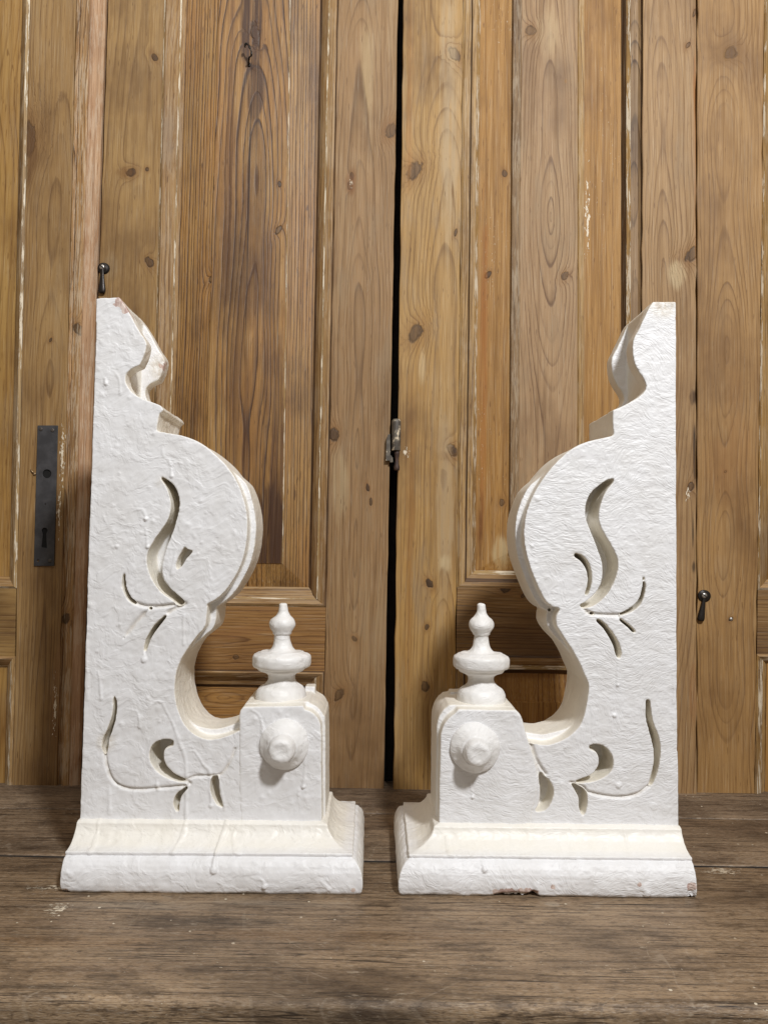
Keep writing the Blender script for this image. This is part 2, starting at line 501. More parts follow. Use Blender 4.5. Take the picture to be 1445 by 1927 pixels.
PAINT = {'drippy': paint_mat('white_paint_dripping', 'drippy'), 'wrinkled': paint_mat('white_paint_wrinkled', 'wrinkled')}
IRON = plain('blackened_iron', (0.050, 0.048, 0.050), 0.62, 0.25, 0.35, 45.0, (0.085, 0.082, 0.085), 0.0003, 0.35)
DARK_IRON = plain('dark_oiled_iron', (0.030, 0.024, 0.020), 0.38, 0.5, 0.3, 120.0, (0.016, 0.012, 0.010), 0.0004)
STEEL = plain('screw_steel', (0.55, 0.52, 0.48), 0.35, 0.9, 0.35, 300.0, (0.25, 0.22, 0.19))
BRASS = plain('aged_brass', (0.40, 0.27, 0.14), 0.45, 0.7, 0.35, 200.0)
RUST = plain('rusty_hinge_pin', (0.075, 0.042, 0.030), 0.6, 0.3, 0.4, 150.0, (0.035, 0.025, 0.022), 0.0004)
VOID = plain('unlit_keyhole', (0.004, 0.0035, 0.003), 0.9, 0, 0.1)
def hinge_mat():
    M = Mat('hinge_iron_with_old_paint')
    p = M.vec(M.x * 150.0, M.y * 150.0, M.z * 60.0)
    n = M.noise(p, 1.0, 4.0, 0.65); n2 = M.noise(M.vec(M.x, M.y, M.z), 90.0, 3.0)
    c = M.mix((0.075, 0.062, 0.048), (0.13, 0.11, 0.085), n2.sm(0.4, 0.6))
    c = M.mix(c, (0.62, 0.52, 0.37), (n * 0.6 + n2 * 0.4).sm(0.55, 0.60))
    M.set('Base Color', c); M.set('Roughness', 0.55); M.set('Metallic', 0.1); M.bump(n, 0.0004)
    return M.m
HINGE = hinge_mat()

# ------------------------------------------------------------------ the room behind, the table
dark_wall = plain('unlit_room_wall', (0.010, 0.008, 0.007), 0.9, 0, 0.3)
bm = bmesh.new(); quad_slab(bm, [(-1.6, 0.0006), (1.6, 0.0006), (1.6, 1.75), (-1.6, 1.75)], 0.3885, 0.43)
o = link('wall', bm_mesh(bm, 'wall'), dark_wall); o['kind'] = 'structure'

TABLE_WOOD = dict(along='y', freq=120, warp=0.02, warp2=0.02, contrast=0.42, tone_amt=0.9, grey=0.45, scuff=0.40, rough=0.46, bump=0.0013, fibre=0.50, scratch=0.30, specks=0.9, iso=1.0, soft=2.6, tint=(1.0, 0.98, 0.945), fl1=160.0, fl2=14.0, cracks=0.85)
YF = on_z(722, 1886, 0).y
YS = on_z(722, 1620, 0).y
tp = lambda px, py: (on_z(px, py, 0).y, on_z(px, py, 0).x)
stain = lambda px, py, rv, ru, c, s: (*tp(px, py), ru, rv, S(c), s)
WHITE, BLACK, OCHRE = (176, 168, 156), (44, 34, 26), (126, 92, 54)
front_st = [stain(330, 1735, 0.10, 0.016, BLACK, .55), stain(400, 1825, 0.035, 0.008, BLACK, .6), stain(190, 1838, 0.012, 0.006, BLACK, .65),
            stain(690, 1872, 0.03, 0.010, BLACK, .75), stain(560, 1760, 0.22, 0.012, OCHRE, .25), stain(100, 1770, 0.10, 0.012, OCHRE, .3),
            stain(230, 1705, 0.12, 0.010, (150, 142, 130), .35), stain(520, 1700, 0.10, 0.008, (160, 152, 140), .3), stain(1040, 1700, 0.012, 0.010, WHITE, .5),
            stain(930, 1876, 0.03, 0.006, BLACK, .5), stain(1330, 1780, 0.06, 0.005, BLACK, .4), stain(60, 1860, 0.06, 0.008, BLACK, .5)]
rear_st = [stain(30, 1515, 0.05, 0.015, BLACK, .6), stain(60, 1590, 0.12, 0.012, BLACK, .45), stain(720, 1520, 0.08, 0.014, BLACK, .4), stain(1380, 1520, 0.06, 0.02, (120, 104, 88), .4)]
front_fl = [(*tp(1355, 1639), 0.008, 0.024), (*tp(112, 1671), 0.005, 0.028), (*tp(110, 1710), 0.012, 0.010)]
front_fl = [(a, b, c * 1.9, d * 1.7) for a, b, c, d in front_fl]
WF = wood('table_front_board_wood', S((164, 140, 112)), S((62, 48, 35)), x0=0.05, d0=0.02, slope=0.015, seed=3.1, tone=S((134, 112, 88)), stains=front_st, flecks_at=front_fl, fleck=0.9, **TABLE_WOOD)
WR = wood('table_rear_board_wood', S((158, 136, 111)), S((60, 46, 34)), x0=0.15, d0=0.03, slope=0.02, seed=8.4, tone=S((122, 102, 82)), stains=rear_st, fleck=0.7, **TABLE_WOOD)

WT = wood('table_back_board_wood', S((152, 131, 108)), S((60, 46, 34)), x0=0.30, d0=0.03, slope=0.02, seed=15.2, tone=S((120, 101, 82)), fleck=0.4, **TABLE_WOOD)
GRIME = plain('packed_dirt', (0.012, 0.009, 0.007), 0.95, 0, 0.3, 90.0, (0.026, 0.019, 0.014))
table = empty('wooden_table', (0, 0, 0), 0, 'worn grey brown plank table top flecked with white paint, carrying both white brackets', 'table')
def plank(y0, y1, mat, seed, bev):
    bm = bmesh.new(); nx = 120
    rows = []
    for i in range(nx + 1):
        x = -1.3 + 2.6 * i / nx
        rows.append([(x, y0), (x, y1)])
    rnd = random.Random(seed)
    wob0 = [rnd.uniform(-.0006, .0006) for _ in rows]; wob1 = [rnd.uniform(-.0006, .0006) for _ in rows]
    prof = []
    # cross-section: rounded front arris, flat top, eased rear arris
    for a in range(7):
        t = math.pi / 2 * a / 6
        prof.append((y0 + bev * (1 - math.sin(t)), -bev * (1 - math.cos(t)), 0))
    prof = prof[::-1]
    sec = [(y0, -0.045, 0)] + [(p[0], p[1], 0) for p in prof] + [(y1 - 0.002, 0, 1), (y1, -0.002, 1), (y1, -0.045, 1)]
    ring = []
    for i in range(nx + 1):
        x = -1.3 + 2.6 * i / nx
        ring.append([bm.verts.new((x, y + (wob1[i] if s else wob0[i]), z)) for y, z, s in sec])
    n = len(sec)
    for a, b in zip(ring, ring[1:]):
        for k in range(n): bm.faces.new((a[k], b[k], b[(k + 1) % n], a[(k + 1) % n]))
    bm.faces.new(ring[0]); bm.faces.new(ring[-1][::-1])
    o = link('plank', bm_mesh(bm, 'plank'), mat, table)
    for f in o.data.polygons: f.use_smooth = len(f.vertices) == 4
    sm = o.data
    return o
YT = on_z(722, 1531, 0).y
plank(YF, YS - 0.0034, WF, 1, 0.009)
plank(YS + 0.0030, YT - 0.0016, WR, 2, 0.003)
plank(YT + 0.0016, 0.47, WT, 3, 0.002)
for yb in (YS, YT):                              # added unseen boards that stop light leaking up through the joints
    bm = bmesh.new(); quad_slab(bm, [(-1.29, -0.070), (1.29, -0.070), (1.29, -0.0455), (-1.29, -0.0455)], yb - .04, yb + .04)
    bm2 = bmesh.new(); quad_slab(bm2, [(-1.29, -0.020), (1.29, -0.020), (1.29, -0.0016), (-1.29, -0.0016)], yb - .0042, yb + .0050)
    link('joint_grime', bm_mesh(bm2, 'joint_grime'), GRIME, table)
    link('light_block', bm_mesh(bm, 'light_block'), WR, table)

# ------------------------------------------------------------------ doors
ZT = 1.62
class Door:
    def __init__(s, name, xpx, y, label, cat='door', group='old panelled doors standing in a row'):
        p = on_y(xpx, 1470, y)
        s.o = (p.x, y)
        s.e = empty(name, (p.x, y, 0), 0, label, cat, group)
    def edge(s, xt, xb, d=0.0):
        """a line down the door through (xt, row 0) and (xb, row 1470) at depth d; local x as a function of z"""
        a, b = on_y(xt, 0, s.o[1] + d), on_y(xb, 1470, s.o[1] + d)
        return lambda z: (a.x + (b.x - a.x) * (z - a.z) / (b.z - a.z)) - s.o[0]
    def p(s, px, py, d=0.0):
        q = on_y(px, py, s.o[1] + d)
        return (q.x - s.o[0], q.z)
    def zat(s, py, d=0.0, px=722): return on_y(px, py, s.o[1] + d).z
    def k(s, px, py, rpx, asp=0.72):
        x, z = s.p(px, py); return (x, z, rpx / F_PX * 1.295, asp)
    def kx(s, px, py, rpx, asp=0.72):
        x, z = s.p(px, py); return (z, x, rpx / F_PX * 1.295, asp)
    def st(s, px, py, rx, ry, c, a):
        x, z = s.p(px, py); return (x, z, rx / F_PX * 1.295, ry / F_PX * 1.295, S(c), a)
    def fl(s, px, py, rx, ry):
        x, z = s.p(px, py); return (x, z, rx / F_PX * 1.295, ry / F_PX * 1.295)
    def board(s, name, l, r, mat, z0=0.0, z1=ZT, d=0.0, th=0.036, bev=0.0012, wob=0.0004, seed=0):
        """an upright board between two edge lines, its arrises worn"""
        bm = bmesh.new(); rnd = random.Random(seed + 11); n = 46
        ring = []
        for i in range(n + 1):
            z = z0 + (z1 - z0) * i / n
            xl, xr = l(z) + rnd.gauss(0, wob), r(z) + rnd.gauss(0, wob)
            b1, b2 = bev * rnd.uniform(.5, 1.6), bev * rnd.uniform(.5, 1.6)
            sec = [(xl, d + th), (xl, d + b1), (xl + b1 * .3, d + b1 * .3), (xl + b1, d), (xr - b2, d), (xr - b2 * .3, d + b2 * .3), (xr, d + b2), (xr, d + th)]
            ring.append([bm.verts.new((x, y, z)) for x, y in sec])
        m = len(ring[0])
        for a, b in zip(ring, ring[1:]):
            for k in range(m): bm.faces.new((a[k], a[(k + 1) % m], b[(k + 1) % m], b[k]))
        bm.faces.new(ring[0]); bm.faces.new(ring[-1])
        return link(name, bm_mesh(bm, name), mat, s.e)
    def rail(s, name, l, r, z0, z1, mat, d=0.0, th=0.036, bev=0.001):
        bm = bmesh.new(); e = 0.0006
        quad_slab(bm, [(l(z0) + e, z0), (r(z0) - e, z0), (r(z1) - e, z1), (l(z1) + e, z1)], d, d + th)
        return link(name, bm_mesh(bm, name, bev, 2), mat, s.e)
    def strip_v(s, name, prof, z0s, z1s, mats, mi=None):
        """an upright moulding: prof = [(edge line, depth)], bottoms z0s and tops z1s per line (mitres)"""
        bm = bmesh.new(); n = 24; rows = []
        prof = list(prof); z0s = list(z0s); z1s = list(z1s)
        back = max(p[1] for p in prof) + 0.012
        prof = prof + [(prof[-1][0], back), (prof[0][0], back)]
        z0s += [z0s[-1], z0s[0]]; z1s += [z1s[-1], z1s[0]]
        rnd = random.Random(len(name) + int(1000 * abs(z0s[0])))
        for i in range(n + 1):
            row = []
            for (e, d), za, zb in zip(prof, z0s, z1s):
                z = za + (zb - za) * i / n
                row.append(bm.verts.new((e(z) + rnd.gauss(0, .00012), d + rnd.gauss(0, .00015), z)))
            rows.append(row)
        m = len(prof)
        for a, b in zip(rows, rows[1:]):
            for k in range(m):
                f = bm.faces.new((a[k], a[(k + 1) % m], b[(k + 1) % m], b[k]))
                if mi and k < len(mi): f.material_index = mi[k]
        bm.faces.new(rows[0]); bm.faces.new(rows[-1])
        return link(name, bm_mesh(bm, name), mats, s.e)
    def strip_h(s, name, lev, ls, rs, mats, mi=None):
        """a level moulding: lev = [(z, depth)], ends ls / rs per level (edge lines of the upright mouldings)"""
        bm = bmesh.new(); rows = []
        back = max(q[1] for q in lev) + 0.012
        lev = list(lev); ls = list(ls); rs = list(rs)
        lev += [(lev[-1][0], back), (lev[0][0], back)]; ls += [ls[-1], ls[0]]; rs += [rs[-1], rs[0]]
        for i in range(13):
            t = i / 12
            rows.append([bm.verts.new((l(z) + (r(z) - l(z)) * t, d, z)) for (z, d), l, r in zip(lev, ls, rs)])
        m = len(lev)
        for a, b in zip(rows, rows[1:]):
            for k in range(m):
                f = bm.faces.new((a[k], a[(k + 1) % m], b[(k + 1) % m], b[k]))
                if mi and k < len(mi): f.material_index = mi[k]
        bm.faces.new(rows[0]); bm.faces.new(rows[-1])
        return link(name, bm_mesh(bm, name), mats, s.e)
    def panel(s, name, outer, field, zb, zt, fzb, fzt, mats, d=0.014, step=0.009, top=0.005):
        """raised and fielded panel: outer edges (l, r), field edges (l, r); bottoms and tops"""
        bm = bmesh.new()
        def rg(l, r, z0, z1, y): return [bm.verts.new((x, y, z)) for x, z in ((l(z0), z0), (r(z0), z0), (r(z1), z1), (l(z1), z1))]
        g = 0.0014
        R = [rg(outer[0], outer[1], zb, zt, d + 0.012), rg(outer[0], outer[1], zb, zt, d),
             rg(field[0], field[1], fzb, fzt, step),
             rg(lambda z: field[0](z) + g, lambda z: field[1](z) - g, fzb + g, fzt - g, top)]
        for j, (a, b) in enumerate(zip(R, R[1:])):
            for k in range(4):
                f = bm.faces.new((a[k], a[(k + 1) % 4], b[(k + 1) % 4], b[k])); f.material_index = 2 if (len(mats) > 2 and j == 2 and k == 1) else 0
        f = bm.faces.new(R[-1]); f.material_index = 1 if len(mats) > 1 else 0
        bm.faces.new(R[0])
        return link(name, bm_mesh(bm, name), mats, s.e)
    def flat(s, name, l, r, z0, z1, mat, d=0.014):
        bm = bmesh.new(); quad_slab(bm, [(l(z0), z0), (r(z0), z0), (r(z1), z1), (l(z1), z1)], d, d + 0.012)
        return link(name, bm_mesh(bm, name), mat, s.e)

PALE, PALED = S((172, 136, 94)), S((92, 62, 34))
GREYW, GREYD = S((176, 144, 112)), S((112, 82, 54))
AMB, AMBD = S((168, 126, 72)), S((104, 68, 28))

level_tan = wood('pine_level_moulding_tan', S((161, 126, 85)), S((90, 60, 33)), along='x', x0=0.2, freq=200, contrast=0.85, seed=17.4, residue=0.10, grey=0.2)
level_paint = wood('pine_level_moulding_paint_line', S((174, 145, 105)), S((90, 60, 33)), along='x', x0=0.2, freq=200, contrast=0.56, seed=18.9, residue=1.1)
level_dark = wood('pine_level_moulding_dark_groove', S((88, 60, 34)), S((44, 27, 14)), along='x', x0=0.2, freq=200, contrast=0.75, seed=19.9, grey=0, scuff=0)

# --- door with the lock plate, far left
A = Door('panelled_door', 60, 0.336, 'leftmost old pine door, with a black iron lock plate and a pink painted edge')
a_l, a_r = A.edge(57, 24), A.edge(144, 108)
wA = wood('pine_stile_pale_brown', S((163, 130, 89)), PALED, x0=A.p(95, 700)[0], d0=0.004, slope=0.03, freq=190, contrast=0.72, seed=1.3, grey=0.35, scuff=0.22, tone=S((146, 112, 72)),
          knots=[A.k(50, 262, 17, 0.5), A.k(96, 640, 3)], stains=[A.st(58, 290, 14, 60, (96, 64, 34), .6), A.st(45, 330, 6, 50, (214, 198, 170), .5), A.st(110, 1320, 14, 90, (150, 110, 80), .5)],
          flecks_at=[A.fl(118, 860, 7, 80), A.fl(112, 960, 6, 60), A.fl(104, 1330, 6, 70), A.fl(40, 330, 6, 60)], warp=0.014, warp2=0.02)
A.board('stile', a_l, a_r, wA, seed=1)
wA2 = wood('pine_strip_coarse_grain', S((176, 136, 94)), S((88, 58, 32)), x0=A.p(100, 0)[0], d0=0.02, freq=260, contrast=1.00, seed=2.2, warp=0.008, residue=0.30, tone=S((179, 145, 112)), knots=[A.k(147, 620, 8), A.k(124, 1165, 7)])
wA3 = wood('pine_edge_pink_paint', S((196, 160, 134)), S((124, 86, 62)), x0=A.p(100, 0)[0], d0=0.02, freq=200, contrast=0.33, seed=5.2, fibre=0.5, tone=S((179, 137, 109)), red=0.25, residue=0.25, grey=0.1)
A.strip_v('edge_strip', [(A.edge(144.5, 108.5), .002), (A.edge(147, 111), .006), (A.edge(150, 113), .007), (A.edge(153, 116), .001), (A.edge(167, 128), .0005), (A.edge(170, 130), .003)], [0] * 6, [ZT] * 6, [wA2])
A.strip_v('painted_edge', [(A.edge(170, 130.5, .003), .003), (A.edge(172, 132), .0015), (A.edge(192, 146), .003), (A.edge(196.5, 148), .009)], [0] * 4, [ZT] * 4, [wA3])
wAm = wood('pine_moulding_worn', S((168, 135, 94)), PALED, x0=A.p(0, 0)[0], freq=180, contrast=0.85, seed=6.6, residue=0.25, grey=0.2)
wAr = wood('pine_moulding_white_residue', S((179, 150, 112)), PALED, x0=A.p(0, 0)[0], freq=180, contrast=0.56, seed=7.7, residue=1.0)
aL = [(A.edge(57, 24), .0), (A.edge(52, 20), -.003), (A.edge(47, 15), .0), (A.edge(42, 8), .005), (A.edge(36, 3), .012)]
zb = [A.zat(y, 0, 10) for y in (1107, 1103, 1097, 1090, 1083)]
A.strip_v('moulding', aL, zb, [ZT] * 5, [wAm, wAr], [1, 0, 0, 0])
far = [A.edge(-420 - i, -430 - i) for i in range(5)]
A.strip_h('moulding', list(zip(zb, [q[1] for q in aL])), far, [q[0] for q in aL], [level_tan, level_paint], [1, 0, 0, 0])
zr = A.zat(1235, 0, 10)
wArail = wood('pine_rail_left', S((163, 130, 85)), PALED, along='x', x0=0.3, freq=130, contrast=0.75, seed=4.4)
A.rail('rail', A.edge(-420, -430), A.edge(56.5, 23.5), zr, zb[0], wArail)
zb2 = [A.zat(y, 0, 10) for y in (1235, 1240, 1246, 1253, 1260)]
A.strip_h('moulding', list(zip(zb2, [q[1] for q in aL])), far, [q[0] for q in aL], [level_tan, level_paint], [0, 0, 0, 1])
A.strip_v('moulding', aL, [0] * 5, zb2, [wAm, wAr], [0, 1, 0, 0])
wAp = wood('pine_panel_amber_left', S((170, 134, 80)), AMBD, x0=A.p(-60, 500)[0], freq=120, contrast=0.75, seed=9.1, tone=AMB)
A.flat('panel', A.edge(-420, -430), A.edge(37, 5), zb[-1] - .004, ZT, wAp, .010)
A.flat('panel', A.edge(-420, -430), A.edge(37, 5), 0, zb2[-1] + .004, wAp, .010)
A.board('stile', A.edge(-560, -570), A.edge(-420, -430), wA, seed=8)

# --- second door, dark grained panel
B = Door('panelled_door', 430, 0.346, 'old pine door with a bent iron hook in its dark strongly grained panel')
wB1 = wood('pine_stile_knotty', S((168, 135, 92)), PALED, x0=B.p(262, 300)[0], d0=0.03, slope=0.02, freq=190, contrast=0.49, seed=11.3, grey=0.25, tone=S((157, 123, 80)), scuff=0.2,
           knots=[B.k(247, 325, 9, 1.1), B.k(277, 319, 3), B.k(281, 493, 7), B.k(291, 108, 5)], stains=[B.st(240, 325, 26, 12, (112, 74, 34), .55), B.st(287, 98, 9, 18, (120, 84, 44), .45), B.st(208, 500, 16, 30, (190, 172, 150), .45)], warp2=0.02)
b_edges_L = [(310, 273, 0), (312, 275, -.0015), (314.5, 277, -.003), (321, 284, .000), (330, 293, .002), (340.5, 302, .0080), (343.5, 305, .010), (351, 310, .014)]
b_edges_R = [(637, 607, 0), (634.5, 604.5, -.002), (631, 601, -.003), (621, 591, -.001), (618.5, 588.5, -.0005), (612, 583, .004), (607, 578, .011), (603, 574, .014)]
BL = [(B.edge(t, b, d), d) for t, b, d in b_edges_L]; BR = [(B.edge(t, b, d), d) for t, b, d in b_edges_R]
B.board('stile', B.edge(204.5, 155), BL[0][0], wB1, seed=2)
wB2 = wood('pine_stile_silvery', S((157, 124, 91)), S((95, 68, 43)), x0=B.p(670, 850)[0], d0=-0.03, slope=0.055, freq=170, warp=0.014, contrast=0.72, seed=12.9, grey=0.55, tone=S((139, 108, 76)), scuff=0.45,
           knots=[B.k(735, 246, 10), B.k(629, 818, 9), B.k(638, 1308, 8), B.k(667, 1202, 4), B.k(662, 332, 4, .5), B.k(658, 350, 5, .6), B.k(692, 918, 3, .4), B.k(698, 944, 3, .4)],
           stains=[B.st(662, 345, 12, 28, (120, 80, 48), .7), B.st(690, 120, 14, 110, (206, 184, 152), .35), B.st(640, 900, 16, 70, (190, 172, 146), .4), B.st(735, 225, 22, 30, (128, 92, 56), .4)],
           flecks_at=[B.fl(660, 345, 7, 14)])
B.board('stile', BR[0][0], B.edge(749, 722), wB2, seed=3)
wBm = wood('pine_moulding_tan', S((161, 126, 85)), S((90, 60, 33)), x0=0.0, freq=200, contrast=0.85, seed=14.1, residue=0.12, grey=0.2)
wBr = wood('pine_moulding_paint_line', S((174, 145, 105)), S((90, 60, 33)), x0=0.0, freq=200, contrast=0.56, seed=15.6, residue=1.15)
wBd = wood('pine_moulding_dark_groove', S((88, 60, 34)), S((44, 27, 14)), x0=0.0, freq=200, contrast=0.75, seed=16.6, grey=0, scuff=0)
zB = [B.zat(y, d, 500) for y, d in zip((1141, 1139, 1136, 1127, 1124.5, 1116, 1109, 1104), [q[1] for q in BL])]
B.strip_v('moulding', BL, zB, [ZT] * 8, [wBm, wBr, wBd], [1, 0, 0, 0, 0, 1, 0])
B.strip_v('moulding', BR, zB, [ZT] * 8, [wBm, wBr, wBd], [2, 0, 0, 1, 0, 0, 2])
B.strip_h('moulding', list(zip(zB, [q[1] for q in BL])), [q[0] for q in BL], [q[0] for q in BR], [level_tan, level_paint, level_dark], [1, 0, 0, 1, 0, 0, 0])
zB2 = [B.zat(y, d, 500) for y, d in zip((1262, 1264, 1267, 1273, 1275, 1282, 1289, 1294), [q[1] for q in BL])]
wBrail = wood('pine_rail_warm', S((157, 117, 72)), S((88, 53, 25)), along='x', x0=B.zat(1205, 0, 500), d0=0.008, slope=0.05, freq=190, contrast=1.00, seed=17.4, grey=0.12, red=0.2, scuff=0.1, knots=[B.kx(444, 1237, 4)])
B.rail('rail', BL[0][0], BR[0][0], zB2[0], zB[0], wBrail)
B.strip_h('moulding', list(zip(zB2, [q[1] for q in BL])), [q[0] for q in BL], [q[0] for q in BR], [level_tan, level_paint, level_dark], [2, 0, 0, 1, 0, 0, 2])
B.strip_v('moulding', BL, [0] * 8, zB2, [wBm, wBr, wBd], [0] * 7)
B.strip_v('moulding', BR, [0] * 8, zB2, [wBm, wBr, wBd], [2, 0, 0, 1, 0, 0, 2])
bp = dict(light=S((168, 128, 76)), dark=S((66, 38, 15)), contrast=1.00, grey=0.0, scuff=0.08, tone=S((164, 116, 62)), tone_amt=0.7, fibre=0.34, rough=0.40, spec=0.5, bump=0.0009, soft=0.5, edge=0.85, keep_ring=1.0)
wBp = wood('old_growth_pine_straight_grain', x0=B.p(480, 0)[0], d0=0.016, slope=0.016, freq=205, warp=0.006, warp2=0.006, seed=21.0, residue=0.0, knots=[B.k(398, 522, 6)], **bp)
wBf = wood('old_growth_pine_flame_grain', x0=B.p(476, 300)[0], d0=-0.05, slope=0.07, freq=105, warp=0.030, warp2=0.03, seed=23.5,
           knots=[B.k(525, 343, 4), B.k(523, 430, 6), B.k(478, 60, 9, .35)],
           stains=[B.st(473, 30, 20, 105, (70, 42, 20), 1.0), B.st(480, 165, 15, 50, (74, 46, 22), .95), B.st(478, 440, 22, 170, (100, 62, 28), .45), B.st(445, 800, 22, 230, (92, 56, 24), .40), B.st(520, 900, 13, 220, (80, 46, 18), .7), B.st(496, 1010, 34, 90, (60, 33, 13), .9),
                   B.st(505, 620, 12, 200, (96, 58, 26), .4), B.st(430, 300, 7, 300, (92, 58, 28), .7), B.st(468, 330, 1.3, 330, (34, 20, 10), .9), B.st(483, 200, 1.0, 150, (34, 20, 10), .8)], **bp)
fz = B.zat(1062, .008, 530)
B.panel('panel', (BL[-1][0], BR[-1][0]), (B.edge(411, 372, .007), B.edge(547, 527, .007)), zB[-1], ZT, fz, ZT - .02, [wBp, wBf, wBr], d=.014, step=.0085, top=.007)
bm = bmesh.new()
for z in np.arange(fz, ZT, .02):
    pass
bm.free()
wBlow = wood('pine_lower_panel_dark_swirl', S((165, 121, 67)), S((77, 42, 14)), along='x', x0=B.zat(1318, .01, 420), d0=0.004, slope=0.200, freq=210, warp=0.02, warp2=0.02, contrast=1.00, seed=25.2, grey=0.0, scuff=0.05)
B.panel('lower_panel', (BL[-1][0], BR[-1][0]), (B.edge(380, 340, .007), B.edge(560, 540, .007)), 0.0, zB2[-1], .05, B.zat(1342, .008, 420), [wBlow], d=.014, step=.009, top=.006)

# --- third door, amber and grey panel
C = Door('panelled_door', 1030, 0.344, 'old pine door with an amber and grey panel, right of the black gap', group='old panelled doors standing in a row')
c_L = [(871, 855, 0), (876, 860, -.002), (887, 870, -.001), (890, 873, .003), (898, 884, .004), (904, 890, .013)]
c_R = [(1209, 1206, 0), (1205, 1204, .006), (1200, 1199, .000), (1186, 1186, .001), (1178, 1178, .006), (1168, 1168, .016)]
CL = [(C.edge(t, b, d), d) for t, b, d in c_L]; CR_ = [(C.edge(t, b, d), d) for t, b, d in c_R]
wC1 = wood('pine_stile_honey', S((174, 139, 92)), PALED, x0=C.p(838, 700)[0], d0=0.012, slope=0.03, freq=165, contrast=0.59, seed=31.7, grey=0.55, tone=S((179, 139, 83)), scuff=0.42, tone_amt=0.8,
           knots=[C.k(855, 102, 10), C.k(779, 322, 13), C.k(878, 332, 4), C.k(781, 628, 13), C.k(850, 848, 9), C.k(808, 1098, 6), C.k(803, 1180, 4), C.k(800, 1292, 7), C.k(857, 438, 3, .4)],
           stains=[C.st(845, 230, 20, 260, (182, 160, 136), .75), C.st(795, 690, 9, 40, (206, 184, 156), .5), C.st(838, 960, 18, 200, (172, 150, 126), .7), C.st(772, 1000, 10, 300, (150, 104, 50), .5), C.st(770, 200, 9, 200, (170, 120, 64), .5), C.st(836, 1060, 14, 22, (210, 192, 164), .5), C.st(850, 860, 26, 12, (120, 84, 44), .4)],
           flecks_at=[C.fl(764, 852, 10, 14)], warp2=0.025)
C.board('stile', C.edge(759.5, 740), CL[0][0], wC1, seed=4, wob=.0005)
wC2 = wood('pine_stile_wavy', S((168, 135, 100)), S((102, 71, 43)), x0=C.p(1246, 300)[0], d0=-0.06, slope=0.075, freq=165, warp=0.015, contrast=0.72, seed=33.3, grey=0.35, tone=S((157, 124, 89)), scuff=0.35,
           knots=[C.k(1294, 85, 4), C.k(1302, 478, 13, .9), C.k(1299, 916, 6), C.k(1306, 24, 3, .4)],
           stains=[C.st(1272, 520, 16, 26, (214, 196, 168), .5), C.st(1307, 230, 3, 200, (150, 96, 40), .8), C.st(1288, 90, 14, 16, (140, 104, 70), .5), C.st(1303, 1310, 8, 60, (130, 76, 32), .5), C.st(1306, 862, 3, 48, (26, 16, 9), 1.0), C.st(1303, 748, 6, 14, (58, 40, 22), .9), C.st(1305, 1066, 4, 14, (40, 26, 15), .9), C.st(1303, 1000, 2, 40, (40, 26, 15), .8)],
           flecks_at=[C.fl(1294, 930, 7, 20)])
C.board('stile', CR_[0][0], C.edge(1309, 1310), wC2, seed=5, wob=.0007, bev=.0016)
wCm = wood('pine_moulding_light', S((174, 139, 92)), PALED, x0=0.0, freq=190, contrast=0.85, seed=35.1, residue=0.12, grey=0.15)
wCr = wood('pine_moulding_flaked', S((174, 139, 92)), PALED, x0=0.0, freq=190, contrast=0.56, seed=36.8, residue=0.9)
wCd = wood('pine_moulding_dark_line', S((84, 59, 33)), S((44, 27, 14)), x0=0.0, freq=190, contrast=0.75, seed=37.8, grey=0, scuff=0)
wCg = wood('pine_bead_grey_grain', S((145, 115, 85)), S((71, 48, 29)), x0=C.p(1193, 300)[0], d0=.004, freq=240, contrast=1.00, seed=38.2)
zC = [C.zat(y, d, 1000) for y, d in zip((1108, 1104, 1097, 1090, 1082, 1075), [q[1] for q in CL])]
C.strip_v('moulding', CL, zC, [ZT] * 6, [wCm, wCr, wCd], [0, 0, 2, 0, 1])
C.strip_v('moulding', CR_, zC, [ZT] * 6, [wCg, wCr, wCd], [2, 0, 0, 1, 2])
C.strip_h('moulding', list(zip(zC, [q[1] for q in CL])), [q[0] for q in CL], [q[0] for q in CR_], [level_tan, level_paint, level_dark], [0, 0, 2, 0, 1])
zC2 = [C.zat(y, d, 1000) for y, d in zip((1234, 1238, 1245, 1252, 1260, 1267), [q[1] for q in CL])]
wCrail = wood('pine_rail_grey_brown', S((146, 112, 72)), S((81, 53, 29)), along='x', x0=C.zat(1165, 0, 950), d0=0.006, slope=0.06, freq=190, warp=0.016, contrast=1.00, seed=39.9, grey=0.35, knots=[C.kx(951, 1107, 7), C.kx(985, 1120, 4)])
C.rail('rail', CL[0][0], CR_[0][0], zC2[0], zC[0], wCrail)
C.strip_h('moulding', list(zip(zC2, [q[1] for q in CL])), [q[0] for q in CL], [q[0] for q in CR_], [level_tan, level_paint, level_dark], [2, 0, 0, 1, 2])
C.strip_v('moulding', CL, [0] * 6, zC2, [wCm, wCr, wCd], [0, 0, 2, 0, 1])
C.strip_v('moulding', CR_, [0] * 6, zC2, [wCg, wCr, wCd], [2, 0, 0, 1, 2])
wCp = wood('pine_panel_bevel_amber', AMB, AMBD, x0=C.p(1500, 0)[0], d0=0.1, slope=0.000, freq=60, contrast=0.47, seed=41.2, tone=S((163, 119, 60)), grey=0.05, scuff=0.10, fibre=0.45, fleck=0.35,
           knots=[C.k(951, 320, 5), C.k(946, 945, 5), C.k(920, 512, 5)], stains=[C.st(912, 700, 7, 330, (150, 92, 30), .7), C.st(905, 1000, 9, 70, (112, 66, 22), .8), C.st(945, 1040, 22, 30, (206, 190, 160), .5)], flecks_at=[C.fl(1108, 400, 6, 120)])
